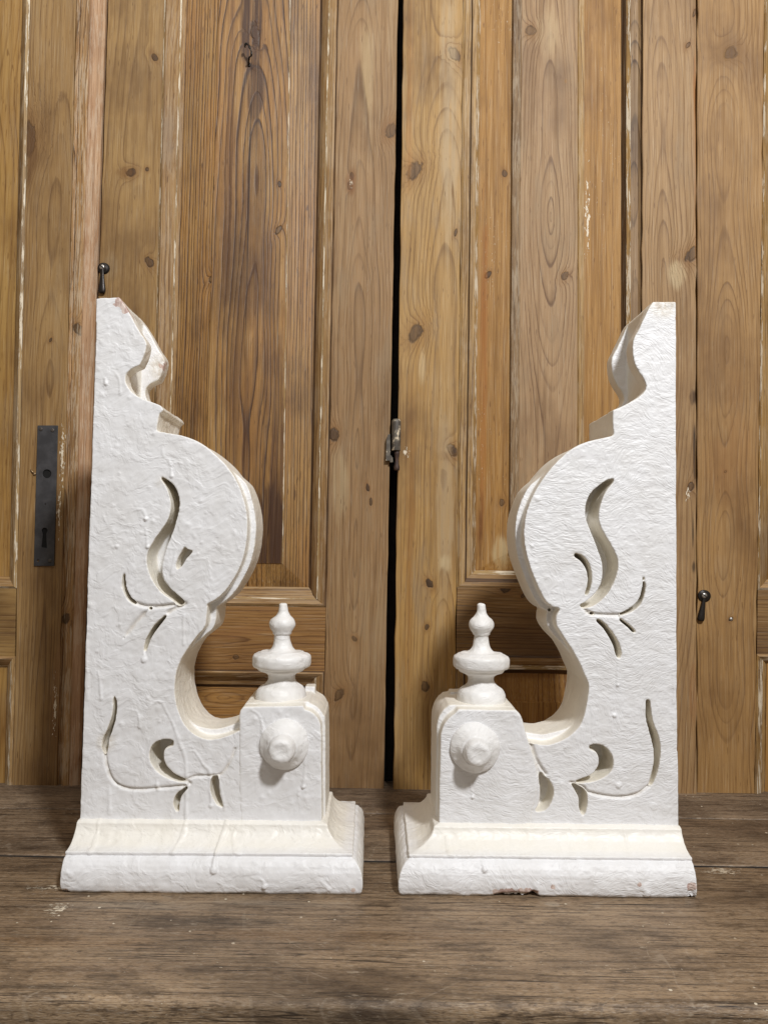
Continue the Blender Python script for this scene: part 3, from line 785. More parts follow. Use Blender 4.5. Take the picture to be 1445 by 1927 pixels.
wCf = wood('pine_panel_field_grey', S((168, 137, 107)), S((106, 77, 53)), x0=C.p(1036, 450)[0], d0=-0.085, slope=0.085, freq=175, warp=0.012, contrast=0.98, seed=43.6, grey=0.5, scuff=0.3, tone=S((154, 121, 89)),
           knots=[C.k(998, 54, 9, 1.0), C.k(1064, 518, 6)], stains=[C.st(1036, 60, 22, 60, (202, 180, 152), .35), C.st(1065, 150, 5, 7, (172, 126, 60), .7), C.st(998, 60, 18, 14, (136, 104, 70), .4)], warp2=0.03)
C.panel('panel', (CL[5][0], CR_[5][0]), (C.edge(965, 955, .007), C.edge(1087, 1086, .007)), zC[5], ZT, C.zat(1040, .008, 1000), ZT - .03, [wCp, wCf], d=.016, step=.0105, top=.0045)
# the grey bead that stands between bevel and field on the left
wCs = wood('pine_field_edge_grey', S((137, 108, 76)), S((77, 53, 33)), x0=0, freq=200, contrast=0.75, seed=44.1, residue=0.18)
C.strip_v('field_bead', [(C.edge(964, 954, .004), .0115), (C.edge(966, 956, .004), .0035), (C.edge(980, 971, .004), .0035), (C.edge(985, 976, .004), .0065)], [C.zat(1040, .008, 1000)] * 4, [ZT - .03] * 4, [wCs])
C.strip_v('field_bead', [(C.edge(1086, 1085, .004), .0065), (C.edge(1089, 1088, .004), .0035), (C.edge(1099, 1098, .004), .0045), (C.edge(1101, 1100, .004), .0125)], [C.zat(1040, .008, 1000)] * 4, [ZT - .03] * 4, [wCm])
wClow = wood('pine_lower_panel_amber', S((172, 128, 72)), S((110, 71, 31)), x0=C.p(1100, 0)[0], d0=0.05, freq=150, contrast=0.94, seed=46.4, grey=0.05)
C.panel('lower_panel', (CL[5][0], CR_[5][0]), (C.edge(930, 925, .007), C.edge(1130, 1130, .007)), 0.0, zC2[5], .05, C.zat(1320, .008, 1000), [wClow], d=.014, step=.009, top=.005)

# --- fourth door, far right
D = Door('panelled_door', 1370, 0.350, 'rightmost old pine door, its swirling stile bearing a small iron keyhole cover')
wD1 = wood('pine_stile_swirl', S((167, 130, 87)), S((102, 70, 38)), x0=D.p(1366, 750)[0], d0=-0.045, slope=0.06, freq=170, warp=0.015, warp2=0.05, contrast=0.72, seed=51.3, grey=0.25, tone=S((156, 119, 76)), scuff=0.25,
           knots=[D.k(1376, 99, 12, 1.0), D.k(1375, 1165, 4, 1.0), D.k(1364, 888, 2.5, 1.0)], stains=[D.st(1376, 100, 24, 30, (136, 104, 66), .5), D.st(1385, 860, 30, 160, (148, 104, 62), .4), D.st(1350, 880, 26, 90, (140, 98, 58), .35)])
d_R = [(1438, 1420, 0), (1442, 1424, -.003), (1450, 1432, .004), (1456, 1438, .013)]
DR = [(D.edge(t, b, d), d) for t, b, d in d_R]
D.board('stile', D.edge(1311.5, 1311.5), DR[0][0], wD1, seed=6, wob=.0007, bev=.0016)
zD = [D.zat(y, 0, 1440) for y in (1110, 1106, 1098, 1090)]
D.strip_v('moulding', DR, zD, [ZT] * 4, [wCm, wCr], [1, 0, 0])
fr = [D.edge(1860 + i, 1860 + i) for i in range(4)]
D.strip_h('moulding', list(zip(zD, [q[1] for q in DR])), [q[0] for q in DR], fr, [level_tan, level_paint], [1, 0, 0])
zD2 = [D.zat(y, 0, 1440) for y in (1231, 1235, 1243, 1251)]
D.strip_h('moulding', list(zip(zD2, [q[1] for q in DR])), [q[0] for q in DR], fr, [level_tan, level_paint], [0, 1, 0])
D.strip_v('moulding', DR, [0] * 4, zD2, [wCm, wCr], [0, 1, 0])
D.rail('rail', DR[0][0], D.edge(1860, 1860), zD2[0], zD[0], wCrail)
D.flat('panel', DR[3][0], D.edge(1860, 1860), zD[3] - .004, ZT, wCp, .011)
D.flat('panel', DR[3][0], D.edge(1860, 1860), 0, zD2[3] + .004, wCp, .011)
D.board('stile', D.edge(1860, 1860), D.edge(1990, 1990), wD1, seed=9)

# --- iron on the doors
def circ(cx, cz, r, n=20): return [(cx + r * math.cos(2 * math.pi * i / n), cz + r * math.sin(2 * math.pi * i / n)) for i in range(n)]
PX = 1.295 / F_PX
def screw(par, x, z, d, r, mat, slot=True, off=(0, 0), tall=0.0012):
    bm = bmesh.new()
    lathe(bm, [(r, 0), (r, tall * .4), (r * .8, tall * .85), (r * .35, tall)], (x, d, z), 'y', 20)
    return link('screw', bm_mesh(bm, 'screw'), mat, par, True)
# lock plate
q = [A.p(72.5, 801), A.p(110.5, 801), A.p(103.5, 1065), A.p(65.5, 1065)]
hx, hz = A.p(90, 892); kx, kz = A.p(85.5, 1003)
w_ = 5.5 * PX
keyhole = [(kx - w_ * .62, kz - .002), (kx - w_ * .85, kz - .024), (kx + w_ * 1.0, kz - .025), (kx + w_ * .62, kz - .002)] + \
          [(kx + w_ * math.cos(a), kz + w_ * .8 + w_ * math.sin(a)) for a in np.linspace(-.7, math.pi + .7, 14)]
keyhole = keyhole[:3] + keyhole[3:]
bm = plate([q, circ(hx, hz, 8.2 * PX, 22), keyhole, circ(*A.p(87, 949), 1.3 * PX, 10), circ(*A.p(73.5, 1055), 2.2 * PX, 10)], -0.0026, 0.0)
lp = link('lock_plate', bm_mesh(bm, 'lock_plate', .0004, 1), IRON, A.e)
bm = bmesh.new(); quad_slab(bm, [(hx - .0105, hz - .0105), (hx + .0105, hz - .0105), (hx + .0105, hz + .0105), (hx - .0105, hz + .0105)], -.0006, .0)
link('handle_hole', bm_mesh(bm, 'handle_hole'), VOID, lp)
bm = bmesh.new(); quad_slab(bm, [(kx - .010, kz - .030), (kx + .010, kz - .030), (kx + .010, kz + .014), (kx - .010, kz + .014)], -.0006, .0)
link('keyhole', bm_mesh(bm, 'keyhole'), VOID, lp)
for px, py in ((79, 808), (101, 810), (96, 1055)): screw(lp, *A.p(px, py), -.0026, 3.6 * PX, plain('plate_rivet', (.10, .085, .075), .5, .4), tall=.0011)
bm = bmesh.new(); lathe(bm, [(3.0 * PX, 0), (3.0 * PX, .0012), (1.5 * PX, .0022)], (A.p(66, 892)[0], 0, A.p(66, 892)[1]), 'y', 16)
tube(bm, [(A.p(66, 891)[0], -.0015, A.p(66, 891)[1]), (A.p(62, 887)[0], -.002, A.p(62, 887)[1]), (A.p(59.5, 884)[0], -.001, A.p(59.5, 884)[1])], .0013, 8)
link('nail', bm_mesh(bm, 'nail'), BRASS, A.e, True)

def drop_cover(D_, cx, cy, rpx, tip, wpx, mat_screw, d=-.0):
    """a round plate, a screw and a swinging drop that covers a keyhole"""
    x, z = D_.p(cx, cy); r = rpx * PX
    bm = bmesh.new(); lathe(bm, [(r, 0), (r, .0016), (r * .82, .0026), (r * .74, .0022), (r * .66, .0045), (r * .58, .0048)], (x, d, z), 'y', 32)
    lathe(bm, [(r * 1.02, 0), (r * 1.02, .001)], (x + .0018, d, z - .0005), 'y', 32)
    root = link('keyhole_cover', bm_mesh(bm, 'keyhole_cover'), DARK_IRON, D_.e, True)
    tx, tz = D_.p(*tip); w = wpx * PX
    bm = bmesh.new()
    n = 14; ts = [i / n for i in range(n + 1)]
    wid = [w * (0.36 + 0.64 * max(0, (t - .12) / .88) ** 1.2) * (1 if t < .9 else 1 - (t - .9) * 3) for t in ts]
    tube(bm, [(x + (tx - x) * t, d - .0050 + .0012 * t, z + (tz - z) * t) for t in ts], [max(v, .0006) for v in wid], 14)
    for v in bm.verts: v.co.y = d - .0042 + (v.co.y - (d - .0042)) * .55
    link('drop', bm_mesh(bm, 'drop'), DARK_IRON, root, True)
    s = screw(root, x - .0004, z + .0006, d - .0046, r * .46, mat_screw, tall=.0018)
    bm = bmesh.new()
    a = math.radians(-38); c, sn = math.cos(a), math.sin(a); L, t_ = r * .44, r * .07
    quad_slab(bm, [(x - .0004 + c * u - sn * v, z + .0006 + sn * u + c * v) for u, v in ((-L, -t_), (L, -t_), (L, t_), (-L, t_))], d - .0067, d - .0055)
    link('screw_slot', bm_mesh(bm, 'screw_slot'), VOID, s)
    return root
drop_cover(B, 195, 505, 10.5, (194, 553), 8.0, STEEL, .0)
drop_cover(D, 1323, 1121, 11.0, (1316, 1168), 7.6, STEEL, .0)

for px, py, r_ in ((1375, 1165, 3.6),): 
    bm = bmesh.new(); lathe(bm, [(r_ * PX, 0), (r_ * PX * .95, .0008), (r_ * PX * .4, .0014)], (D.p(px, py)[0], 0, D.p(px, py)[1]), 'y', 14)
    link('nail', bm_mesh(bm, 'nail'), STEEL, D.e, True)
# bent iron hook in the dark panel: a worn loop below and a hook above
hk = lambda px, py, y: (B.p(px, py)[0], y, B.p(px, py)[1])
bm = bmesh.new()
pts = [hk(468, 118, .007), hk(468.5, 116, -.001), hk(470.5, 113.5, -.007), hk(474.5, 112, -.010), hk(475.5, 108, -.011), hk(474, 101, -.012), hk(471, 95, -.012), hk(467.5, 90.5, -.011), hk(465, 89.5, -.010), hk(463, 92.5, -.009), hk(463.5, 95, -.008)]
sm_pts = cr(pts, .0008, False, 120)
rr = [.0016 + .0004 * math.sin(i * .5) for i in range(len(sm_pts))]
tube(bm, sm_pts, rr, 10)
lathe(bm, [(.0031, 0), (.0031, .0012), (.002, .002)], hk(468, 118, .007), 'y', 14)
link('hook', bm_mesh(bm, 'hook'), DARK_IRON, B.e, True)

# lift-off hinge in the gap
hp = lambda px, py, y: (C.p(px, py)[0], y, C.p(px, py)[1])
bm = bmesh.new()
zt_, zb_ = C.p(745.5, 790)[1], C.p(744.5, 849)[1]
r = 8.6 * PX
cx_ = C.p(745.3, 820)[0]
lathe(bm, [(r * .97, 0), (r, .001), (r, (zt_ - zb_) * .9), (r * .94, (zt_ - zb_) * .95), (r * .7, zt_ - zb_)], (cx_, -.006, zb_), 'z', 28)
hinge = link('hinge', bm_mesh(bm, 'hinge'), HINGE, C.e, True)
zb2_ = C.p(746, 886)[1]
bm = bmesh.new()
cx2 = C.p(746.5, 870)[0]
H = zb_ - zb2_
lathe(bm, [(r * .5, 0), (r * .62, .001), (r * .66, H * .16), (r * .50, H * .3), (r * .40, H * .55), (r * .55, H * .8), (r * .62, H * .86), (r * .55, H * .98)], (cx2, -.006, zb2_), 'z', 22)
link('hinge_pin', bm_mesh(bm, 'hinge_pin'), RUST, hinge, True)
bm = bmesh.new()
quad_slab(bm, [B.p(725.5, 868), B.p(735.5, 868), B.p(734.5, 862), B.p(734.0, 818), B.p(730, 819), B.p(727, 828)], -.0085, -.0005)
quad_slab(bm, [B.p(733.5, 871), B.p(739.5, 871), B.p(738.5, 862), B.p(734.5, 857)], -.009, .004)
link('hinge_leaf', bm_mesh(bm, 'hinge_leaf', .0006, 2), HINGE, B.e)

# ------------------------------------------------------------------ the brackets
TH = 0.108
VOX = 0.00125
Z1L, Z2L, Z3R, Z4R = (100, 540), (100, 1100), (730, 540), (730, 1100)
ZS = 1445 / 620.0
def zz(org, pts): return [(org[0] + x / ZS, org[1] + y / ZS) for x, y in pts]

class Bracket:
    def __init__(s, org, yaw, label):
        s.e = empty('corbel_bracket', org, yaw, label, 'bracket', 'pair of white painted corbel brackets')
        s.M = Matrix.Translation(Vector(org)) @ Matrix.Rotation(yaw, 4, 'Z')
        s.I = s.M.inverted()
    def p(s, px, py, y=0.0):
        o = s.M @ Vector((0, y, 0)); n = s.M.to_3x3() @ Vector((0, 1, 0))
        q = s.I @ hit(px, py, o, n)
        return (q.x, q.z)
    def pts(s, L, y=0.0): return [s.p(a, b, y) for a, b in L]

def offset_outline(pts, amt):
    P = np.array(pts); n = len(P); out = []
    area = 0.5 * np.sum(P[:, 0] * np.roll(P[:, 1], -1) - np.roll(P[:, 0], -1) * P[:, 1])
    sg = 1 if area > 0 else -1
    for i in range(n):
        t = P[(i + 2) % n] - P[i - 2]
        nn = np.array([t[1], -t[0]]) * sg; nn /= np.linalg.norm(nn) + 1e-9
        out.append(P[i] + nn * amt[i])
    return out

def sculpt(me, b, kind, grooves=(), drips=(), blobs=(), wears=(), dirts=(), chips=(), cream=None, lump=0.0007, seed=0, front=0.0, base=False):
    """thick old paint: lumps, runs, carved grooves, worn places"""
    co = get_co(me); no = get_no(me)
    P = co[:, [0, 2]]
    fr = np.clip(-no[:, 1], 0, 1) ** 2
    disp = fbm(co * 38.0, 3, seed) * lump * 0.55 + fbm(co * 150.0, 2, seed + 5) * lump * 0.30
    is_front = (co[:, 1] < front + 0.012) if not base else np.ones(len(co), bool)
    fdisp = np.zeros(len(co)); dirt = np.zeros(len(co)); wear = np.zeros(len(co))
    for line, wdt, dep, taper in grooves:
        L = cr(line, .002, False, 80); ix = near(P, L, .012); ix = ix[is_front[ix]]
        d, t = poly_dist(P[ix], L)
        wl = wdt * (np.clip(np.minimum(t, 1 - t) * 6, .25, 1) if taper else 1.0)
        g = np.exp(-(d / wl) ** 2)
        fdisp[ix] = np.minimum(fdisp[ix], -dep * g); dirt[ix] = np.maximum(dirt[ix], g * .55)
    dr = np.zeros(len(co))
    for line, wdt, hgt, bulb in drips:
        L = cr(line, .002, False, 80); ix = near(P, L, .02); ix = ix[is_front[ix]]
        d, t = poly_dist(P[ix], L)
        e = np.array(L[-1])
        wl = wdt * (0.75 + 0.25 * np.sin(t * 9 + wdt * 9000)) * (0.55 + 0.45 * sstep(0, .3, t))
        vert = abs(L[-1][1] - L[0][1]) / (abs(L[-1][1] - L[0][1]) + abs(L[-1][0] - L[0][0]) + 1e-6); hgt = hgt * (0.35 + 0.65 * vert)
        g = hgt * np.sqrt(np.clip(1 - (d / (wl * 1.5)) ** 2, 0, 1)) * (0.55 + 0.45 * t)
        db = np.linalg.norm(P[ix] - e, axis=1)
        g = np.maximum(g, bulb * .8 * np.sqrt(np.clip(1 - (db / (wdt * 1.7)) ** 2, 0, 1)))
        dr[ix] = np.maximum(dr[ix], g)
    for x, z, r, h in blobs:
        ix = near(P, [(x, z), (x, z)], r * 2.5); ix = ix[is_front[ix]]
        d = np.linalg.norm(P[ix] - np.array((x, z)), axis=1)
        dr[ix] = np.maximum(dr[ix], h * np.exp(-(d / r) ** 2))
    for x, y, z, r in wears:
        d = np.linalg.norm(co - np.array((x, y, z)), axis=1); wear = np.maximum(wear, 1 - sstep(r * .3, r * 1.4, d))
    for x, y, z, r in dirts:
        d = np.linalg.norm(co - np.array((x, y, z)), axis=1); dirt = np.maximum(dirt, 1 - sstep(r * .3, r * 1.4, d))
    for x, y, z, r, h in chips:
        d = np.linalg.norm((co - np.array((x, y, z))) / np.array(r), axis=1)
        m = np.clip(1 - d * d, 0, 1) * (1 + .8 * fbm(co * 260.0, 2, seed + 9))
        disp -= h * np.clip(m, 0, 1.4)
    tot = disp + (fdisp + dr) * (fr if not base else 1.0)
    co = co + no * tot[:, None]
    if base: co[:, 2] = np.maximum(co[:, 2], 0.0002)
    me.vertices.foreach_set('co', co.ravel()); me.update()
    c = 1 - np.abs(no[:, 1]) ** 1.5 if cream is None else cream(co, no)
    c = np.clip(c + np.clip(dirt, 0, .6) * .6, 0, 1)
    set_attr(me, 'cream', c); set_attr(me, 'wear', wear); set_attr(me, 'dirt', np.clip(dirt, 0, 1))
    me.polygons.foreach_set('use_smooth', np.ones(len(me.polygons), dtype=bool))

def build_bracket(b, kind, outline, holes, grooves, post, post_core, peg, finial, base_px, xflat, drips, blobs, wears, dirts, base_drips, base_wears, base_chips, seed, crest, thru, ear):
    side = 1 if kind == 'drippy' else -1            # where the post stands: right or left
    mat = PAINT[kind]
    # ---- scroll-sawn body: front board, core, back board
    ol = cr(b.pts(outline), .0022, True, 38)
    ol = [np.array(p) for p in ol]
    A_ = np.array(ol)
    xs = (A_[:, 0] - xflat) * side
    wgt = sstep(.115, .15, xs) * sstep(.12, .15, A_[:, 1]) * (1 - sstep(.47, .50, A_[:, 1]))
    core_o = offset_outline(ol, wgt * .0075 - .0004)
    # at the crest the core stops short, so the back board shows behind the front one
    zc = b.p(*crest)[1]; xc = abs(b.p(*crest)[0] - xflat)
    core_o = [np.array((xflat + side * min((p[0] - xflat) * side, xc), p[1])) if p[1] > zc else p for p in core_o]
    front_o = offset_outline(ol, wgt * 0.0)
    hs = [cr(b.pts(h), .0018, True, 70) for h in holes]
    hs_core = []
    for h in hs:
        hs_core.append(h)
    bm = plate([front_o] + hs, 0.0, .0235)
    for o_, hh, y0, y1 in ((core_o, hs_core, .0225, TH - .0225), (front_o, [h for k, h in enumerate(hs_core) if k in thru], TH - .0235, TH)):
        t = plate([o_] + hh, y0, y1)
        tm = bpy.data.meshes.new('t'); t.to_mesh(tm); t.free(); bm.from_mesh(tm); bpy.data.meshes.remove(tm)
    for k, h in enumerate(hs):  # added plugs: closed white bottoms bounce light back into the cut-outs
        if k in thru: continue
        hn = np.array(h); ext = np.ptp(hn[:, 0]) * np.ptp(hn[:, 1])
        dep = .046 if ext > .0012 else .028
        t = plate([offset_outline(h, np.full(len(h), .0035))], dep, dep + .012)
        tm = bpy.data.meshes.new('t'); t.to_mesh(tm); t.free(); bm.from_mesh(tm); bpy.data.meshes.remove(tm)
    me = remesh(bm, VOX, 5)
    sculpt(me, b, kind, grooves, drips, blobs, wears, dirts, seed=seed)
    link('scroll_body', me, mat, b.e)
    # ---- square post with a rounded outer shoulder
    bm = plate([cr(b.pts(post), .0025, True, 45)], -.0008, .021)
    pc = cr(b.pts(post_core), .0025, True, 45)
    t = plate([pc], .019, TH + .001)
    tm = bpy.data.meshes.new('t'); t.to_mesh(tm); t.free(); bm.from_mesh(tm); bpy.data.meshes.remove(tm)
    e0, e1 = b.p(ear[0], ear[1], TH - .02), b.p(ear[2], ear[3], TH - .02)
    t = plate([[(e0[0], e0[1]), (e1[0], e0[1]), (e1[0], e1[1] - .01), (e0[0], e1[1] - .01)]], TH - .022, TH + .001)
    tm = bpy.data.meshes.new('t'); t.to_mesh(tm); t.free(); bm.from_mesh(tm); bpy.data.meshes.remove(tm)
    me = remesh(bm, VOX, 4)
    sculpt(me, b, kind, (), drips, blobs, (), dirts, seed=seed + 3)
    link('post', me, mat, b.e)
    # ---- moulded base on three sides
    x_flat, x_end, z_top = base_px
    prof = [(.0490, .0), (.0512, .003), (.0522, .009), (.0520, .016), (.0508, .023), (.0482, .0288), (.0448, .0332), (.0420, .0353), (.0398, .0357), (.0388, .0370), (.0399, .0381), (.0400, .0404), (.0385, .0408), (.0350, .0407),
            (.0285, .0420), (.0220, .0448), (.0160, .0488), (.0118, .0535), (.0094, .0580), (.0086, .0618), (.0030, .0635)]
    sc = z_top / .0635
    bm = bmesh.new(); rows = []
    for pr, z in prof:
        x0, x1 = x_flat, x_end + side * pr
        rows.append([bm.verts.new(v) for v in ((x0, -pr, z * sc), (x1, -pr, z * sc), (x1, TH + pr, z * sc), (x0, TH + pr, z * sc))])
    for a, c in zip(rows, rows[1:]):
        for k in range(4): bm.faces.new((a[k], a[(k + 1) % 4], c[(k + 1) % 4], c[k]))
    bm.faces.new(rows[0][::-1]); bm.faces.new(rows[-1])
    bmesh.ops.recalc_face_normals(bm, faces=bm.faces)
    me = remesh(bm, VOX * .9, 1)
    zc0, zc1 = .040 * sc, .066 * sc
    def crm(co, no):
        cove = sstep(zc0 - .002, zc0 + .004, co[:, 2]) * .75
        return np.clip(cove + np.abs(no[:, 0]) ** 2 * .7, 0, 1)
    sculpt(me, b, kind, (), base_drips, (), base_wears, (), base_chips, crm, .0011, seed + 7, base=True)
    link('base', me, mat, b.e)
    # ---- turned finial on the post
    fx, fz, prof_f = finial
    pf = cr([np.array(p) for p in prof_f], .0012, False, 40)
    bm = bmesh.new(); lathe(bm, [(max(p[0], .0004), p[1]) for p in pf], (fx, TH * .47, fz), 'z', 96)
    me = bm_mesh(bm, 'finial')
    sculpt(me, b, kind, (), (), (), (), (), cream=lambda co, no: np.full(len(co), .28), lump=.0015, seed=seed + 11, base=True)
    link('finial', me, mat, b.e)
    # ---- turned button on the post's face
    gx, gz, gp = peg
    pf = cr([np.array(p) for p in gp], .0010, False, 40)
    bm = bmesh.new(); lathe(bm, [(max(p[0] * .97, .0004), p[1]) for p in pf], (gx, .0, gz), 'y', 80)
    me = bm_mesh(bm, 'turned_button')
    sculpt(me, b, kind, (), (), (), (), (), cream=lambda co, no: np.full(len(co), .20), lump=.0014, seed=seed + 13, base=True)
    link('turned_button', me, mat, b.e)

FIN = [(.0315, -.004), (.0322, .004), (.0318, .011), (.0285, .018), (.0215, .023), (.0178, .028), (.0172, .032), (.0182, .0355), (.0225, .0385), (.0285, .0405), (.0302, .0425), (.0310, .0440), (.0352, .0458),
       (.0370, .0480), (.0375, .0510), (.0374, .0580), (.0362, .0612), (.0318, .0634), (.0285, .0642), (.0275, .0655), (.0195, .0660), (.0140, .0700), (.0112, .0760), (.0100, .0835), (.0098, .0880), (.0118, .0895), (.0120, .0915), (.0140, .0945),
       (.0165, .0990), (.0168, .1035), (.0145, .1085), (.0098, .1130), (.0068, .1180), (.0056, .1240), (.0050, .1285), (.0034, .1296), (.0006, .1298)]
PEG = [(.0308, -.003), (.0310, .0025), (.0296, .0055), (.0245, .0100), (.0205, .0150), (.0186, .0182), (.0172, .0186), (.0168, .0200), (.0162, .0270), (.0154, .0310), (.0140, .0342), (.0112, .0358), (.0085, .0362), (.0060, .0359), (.0004, .0357)]

# ---------------- left bracket
bl = Bracket((-0.215, 0.0, 0.0), math.radians(1.0), 'left bracket, scroll facing right, its white paint marked by long runs and drips')
out_L = zz(Z1L, [(190, 52), (215, 47), (290, 45), (320, 88), (350, 140), (380, 195), (403, 228), (411, 255), (398, 305), (380, 342), (345, 358), (322, 380), (318, 410), (330, 440), (358, 470), (400, 492), (442, 508), (472, 520), (486, 540),
                 (466, 556), (458, 600), (456, 632), (505, 640), (565, 652), (640, 680), (705, 728), (765, 790), (812, 865), (842, 950), (853, 1030), (850, 1110), (834, 1190), (803, 1262), (760, 1328), (715, 1370), (672, 1392)]) + \
        zz(Z2L, [(677, 95), (676, 130), (668, 182), (640, 216), (600, 268), (570, 312), (550, 355), (538, 402), (534, 452), (540, 512), (556, 570), (582, 620), (620, 656), (668, 677), (720, 676), (775, 660), (822, 640),
                 (850, 640), (850, 1060), (118, 1060), (122, 900), (134, 600), (146, 200)]) + zz(Z1L, [(155, 1160), (165, 930), (176, 600), (186, 250)])
holes_L = [zz(Z1L, h) for h in (
    [(462, 815), (482, 835), (510, 852), (536, 880), (552, 920), (555, 960), (545, 1005), (530, 1060), (511, 1110), (493, 1160), (482, 1200), (478, 1240), (485, 1280), (505, 1313), (535, 1343), (568, 1370), (577, 1384), (562, 1396), (545, 1391), (518, 1368),
     (480, 1342), (445, 1300), (421, 1250), (412, 1200), (420, 1155), (445, 1110), (480, 1060), (505, 1020), (518, 970), (515, 930), (505, 895), (490, 865), (472, 838)],
    [(577, 1134), (588, 1149), (603, 1154), (619, 1157), (603, 1171), (583, 1194), (565, 1222), (545, 1240), (540, 1222), (549, 1188), (565, 1160)],
    [(311, 1240), (317, 1262), (317, 1292), (322, 1322), (338, 1355), (362, 1380), (374, 1393), (354, 1390), (329, 1370), (311, 1335), (304, 1300), (306, 1262)])] + \
    [zz(Z2L, h) for h in (
    [(497, 128), (470, 153), (440, 183), (419, 220), (404, 255), (398, 300), (405, 312), (414, 275), (430, 235), (452, 202), (477, 170), (499, 140)],
    [(417, 99), (440, 101), (432, 112), (424, 112)],
    [(270, 487), (279, 510), (279, 550), (271, 600), (258, 640), (244, 680), (239, 720), (232, 748), (218, 722), (216, 690), (230, 655), (245, 620), (258, 580), (264, 540), (264, 500)],
    [(530, 684), (526, 708), (502, 715), (487, 730), (487, 765), (502, 798), (532, 828), (580, 852), (583, 862), (556, 866), (510, 852), (465, 827), (434, 790), (424, 750), (430, 715), (450, 690), (480, 679), (510, 679)],
    [(604, 874), (566, 898), (540, 922), (529, 955), (538, 990), (554, 1002), (553, 968), (562, 930), (584, 903)],
    [(697, 846), (690, 890), (700, 930), (721, 966), (753, 982), (741, 950), (730, 910), (727, 862), (722, 838)])]
g = lambda b, org, pts: b.pts(zz(org, pts))
groove_L = [(g(bl, Z1L, [(578, 1390), (550, 1402), (505, 1428)]), .0022, .0035, False), (g(bl, Z2L, [(582, 858), (600, 872)]), .0022, .003, False), (g(bl, Z1L, [(362, 1386), (400, 1398), (450, 1402), (530, 1394)]), .0018, .0035, False), (g(bl, Z2L, [(415, 112), (360, 170), (310, 235)]), .0024, .0030, True),
            (g(bl, Z2L, [(228, 740), (236, 790), (256, 848), (292, 882), (350, 897), (450, 894), (580, 882)]), .0017, .0035, False), (g(bl, Z2L, [(578, 862), (620, 842), (690, 838), (725, 838), (752, 815), (780, 770), (797, 722)]), .0016, .0028, False)]
post_L = zz(Z2L, [(834, 536), (1098, 530), (1104, 548), (1130, 556), (1158, 580), (1172, 610), (1176, 660), (1180, 1060), (826, 1060), (818, 900), (818, 640), (819, 565)])
core_L = zz(Z2L, [(834, 532), (1085, 526), (1120, 534), (1160, 556), (1184, 592), (1190, 640), (1192, 1060), (826, 1060), (818, 900), (818, 640), (819, 565)])
fx, fz = bl.p(529, 1316, TH * .47); ftop = bl.p(529, 1135, TH * .47)[1]
px_, pz_ = bl.p(535, 1400)
dl = lambda org, pts: bl.pts(zz(org, pts))
drips_L = [(dl(Z1L, [(345, 985), (385, 975), (405, 1000), (408, 1018)]), .0017, .0016, .0030), (dl(Z1L, [(405, 1010), (430, 992), (455, 1015)]), .0012, .0010, .0008), (dl(Z1L, [(405, 1060), (412, 1100), (416, 1140)]), .0014, .0012, .0028),
           (dl(Z1L, [(280, 1085), (310, 1070), (326, 1074)]), .0011, .0012, .0008), (dl(Z1L, [(510, 800), (540, 768), (565, 775)]), .0012, .0010, .0006), (dl(Z1L, [(518, 800), (521, 830)]), .0016, .0014, .0024),
           (dl(Z1L, [(235, 365), (270, 372), (292, 410), (296, 470)]), .0012, .0012, .0006), (dl(Z1L, [(230, 400), (234, 425)]), .0016, .0016, .0026), (dl(Z1L, [(560, 1205), (620, 1195), (680, 1190), (692, 1280)]), .0011, .0008, .0007),
           (dl(Z1L, [(700, 1160), (740, 1145), (790, 1160)]), .0010, .0008, .0005), (dl(Z1L, [(500, 1145), (540, 1150), (520, 1260)]), .0013, .0010, .0008), (dl(Z1L, [(585, 1100), (610, 1062), (650, 1055)]), .0010, .0008, .0005),
           (dl(Z1L, [(480, 700), (486, 740), (510, 760)]), .0012, .0010, .0010), (dl(Z1L, [(250, 1120), (262, 1140), (280, 1138)]), .0016, .0014, .0018), (dl(Z1L, [(880, 1200), (900, 1170)]), .002, .002, .003),
           (dl(Z2L, [(575, 130), (572, 180), (574, 260)]), .0013, .0010, .0010), (dl(Z2L, [(400, 305), (400, 330)]), .0024, .0016, .0024), (dl(Z2L, [(320, 545), (370, 560), (382, 625)]), .0013, .0012, .0012),
           (dl(Z2L, [(375, 620), (410, 560), (440, 520), (475, 516), (500, 560), (530, 620), (555, 690), (580, 760), (586, 835)]), .0015, .0015, .0016), (dl(Z2L, [(600, 730), (625, 735), (660, 790), (690, 830), (694, 970)]), .0017, .0017, .0026),
           (dl(Z2L, [(586, 840), (584, 930), (585, 1030)]), .0020, .0018, .0010), (dl(Z2L, [(725, 845), (745, 930), (752, 985)]), .0014, .0012, .0010), (dl(Z2L, [(455, 860), (460, 895)]), .0018, .0018, .0026),
           (dl(Z2L, [(870, 548), (905, 575), (920, 640), (905, 700), (918, 760), (922, 800)]), .0017, .0016, .0028), (dl(Z2L, [(1105, 755), (1104, 820), (1098, 885)]), .0015, .0013, .0034), (dl(Z2L, [(1120, 690), (1150, 640), (1170, 660)]), .0012, .0009, .0006),
           (dl(Z2L, [(200, 380), (208, 440), (212, 500)]), .0016, .0012, .0012), (dl(Z2L, [(150, 250), (152, 500)]), .0022, .0010, .0008), (dl(Z2L, [(248, 900), (250, 1000)]), .0020, .0010, .0006)]
rn = random.Random(4)
def specks(b, n, x0, y0, x1, y1, rn):
    o = []
    for _ in range(n):
        x, z = b.p(rn.uniform(x0, x1), rn.uniform(y0, y1)); o.append((x, z, rn.uniform(.0012, .0030), rn.uniform(.0003, .0011)))
    return o
blobs_L = specks(bl, 30, 185, 570, 300, 1000, rn) + specks(bl, 34, 170, 850, 480, 1130, rn) + specks(bl, 26, 165, 1130, 360, 1500, rn) + specks(bl, 30, 450, 1340, 600, 1520, rn)
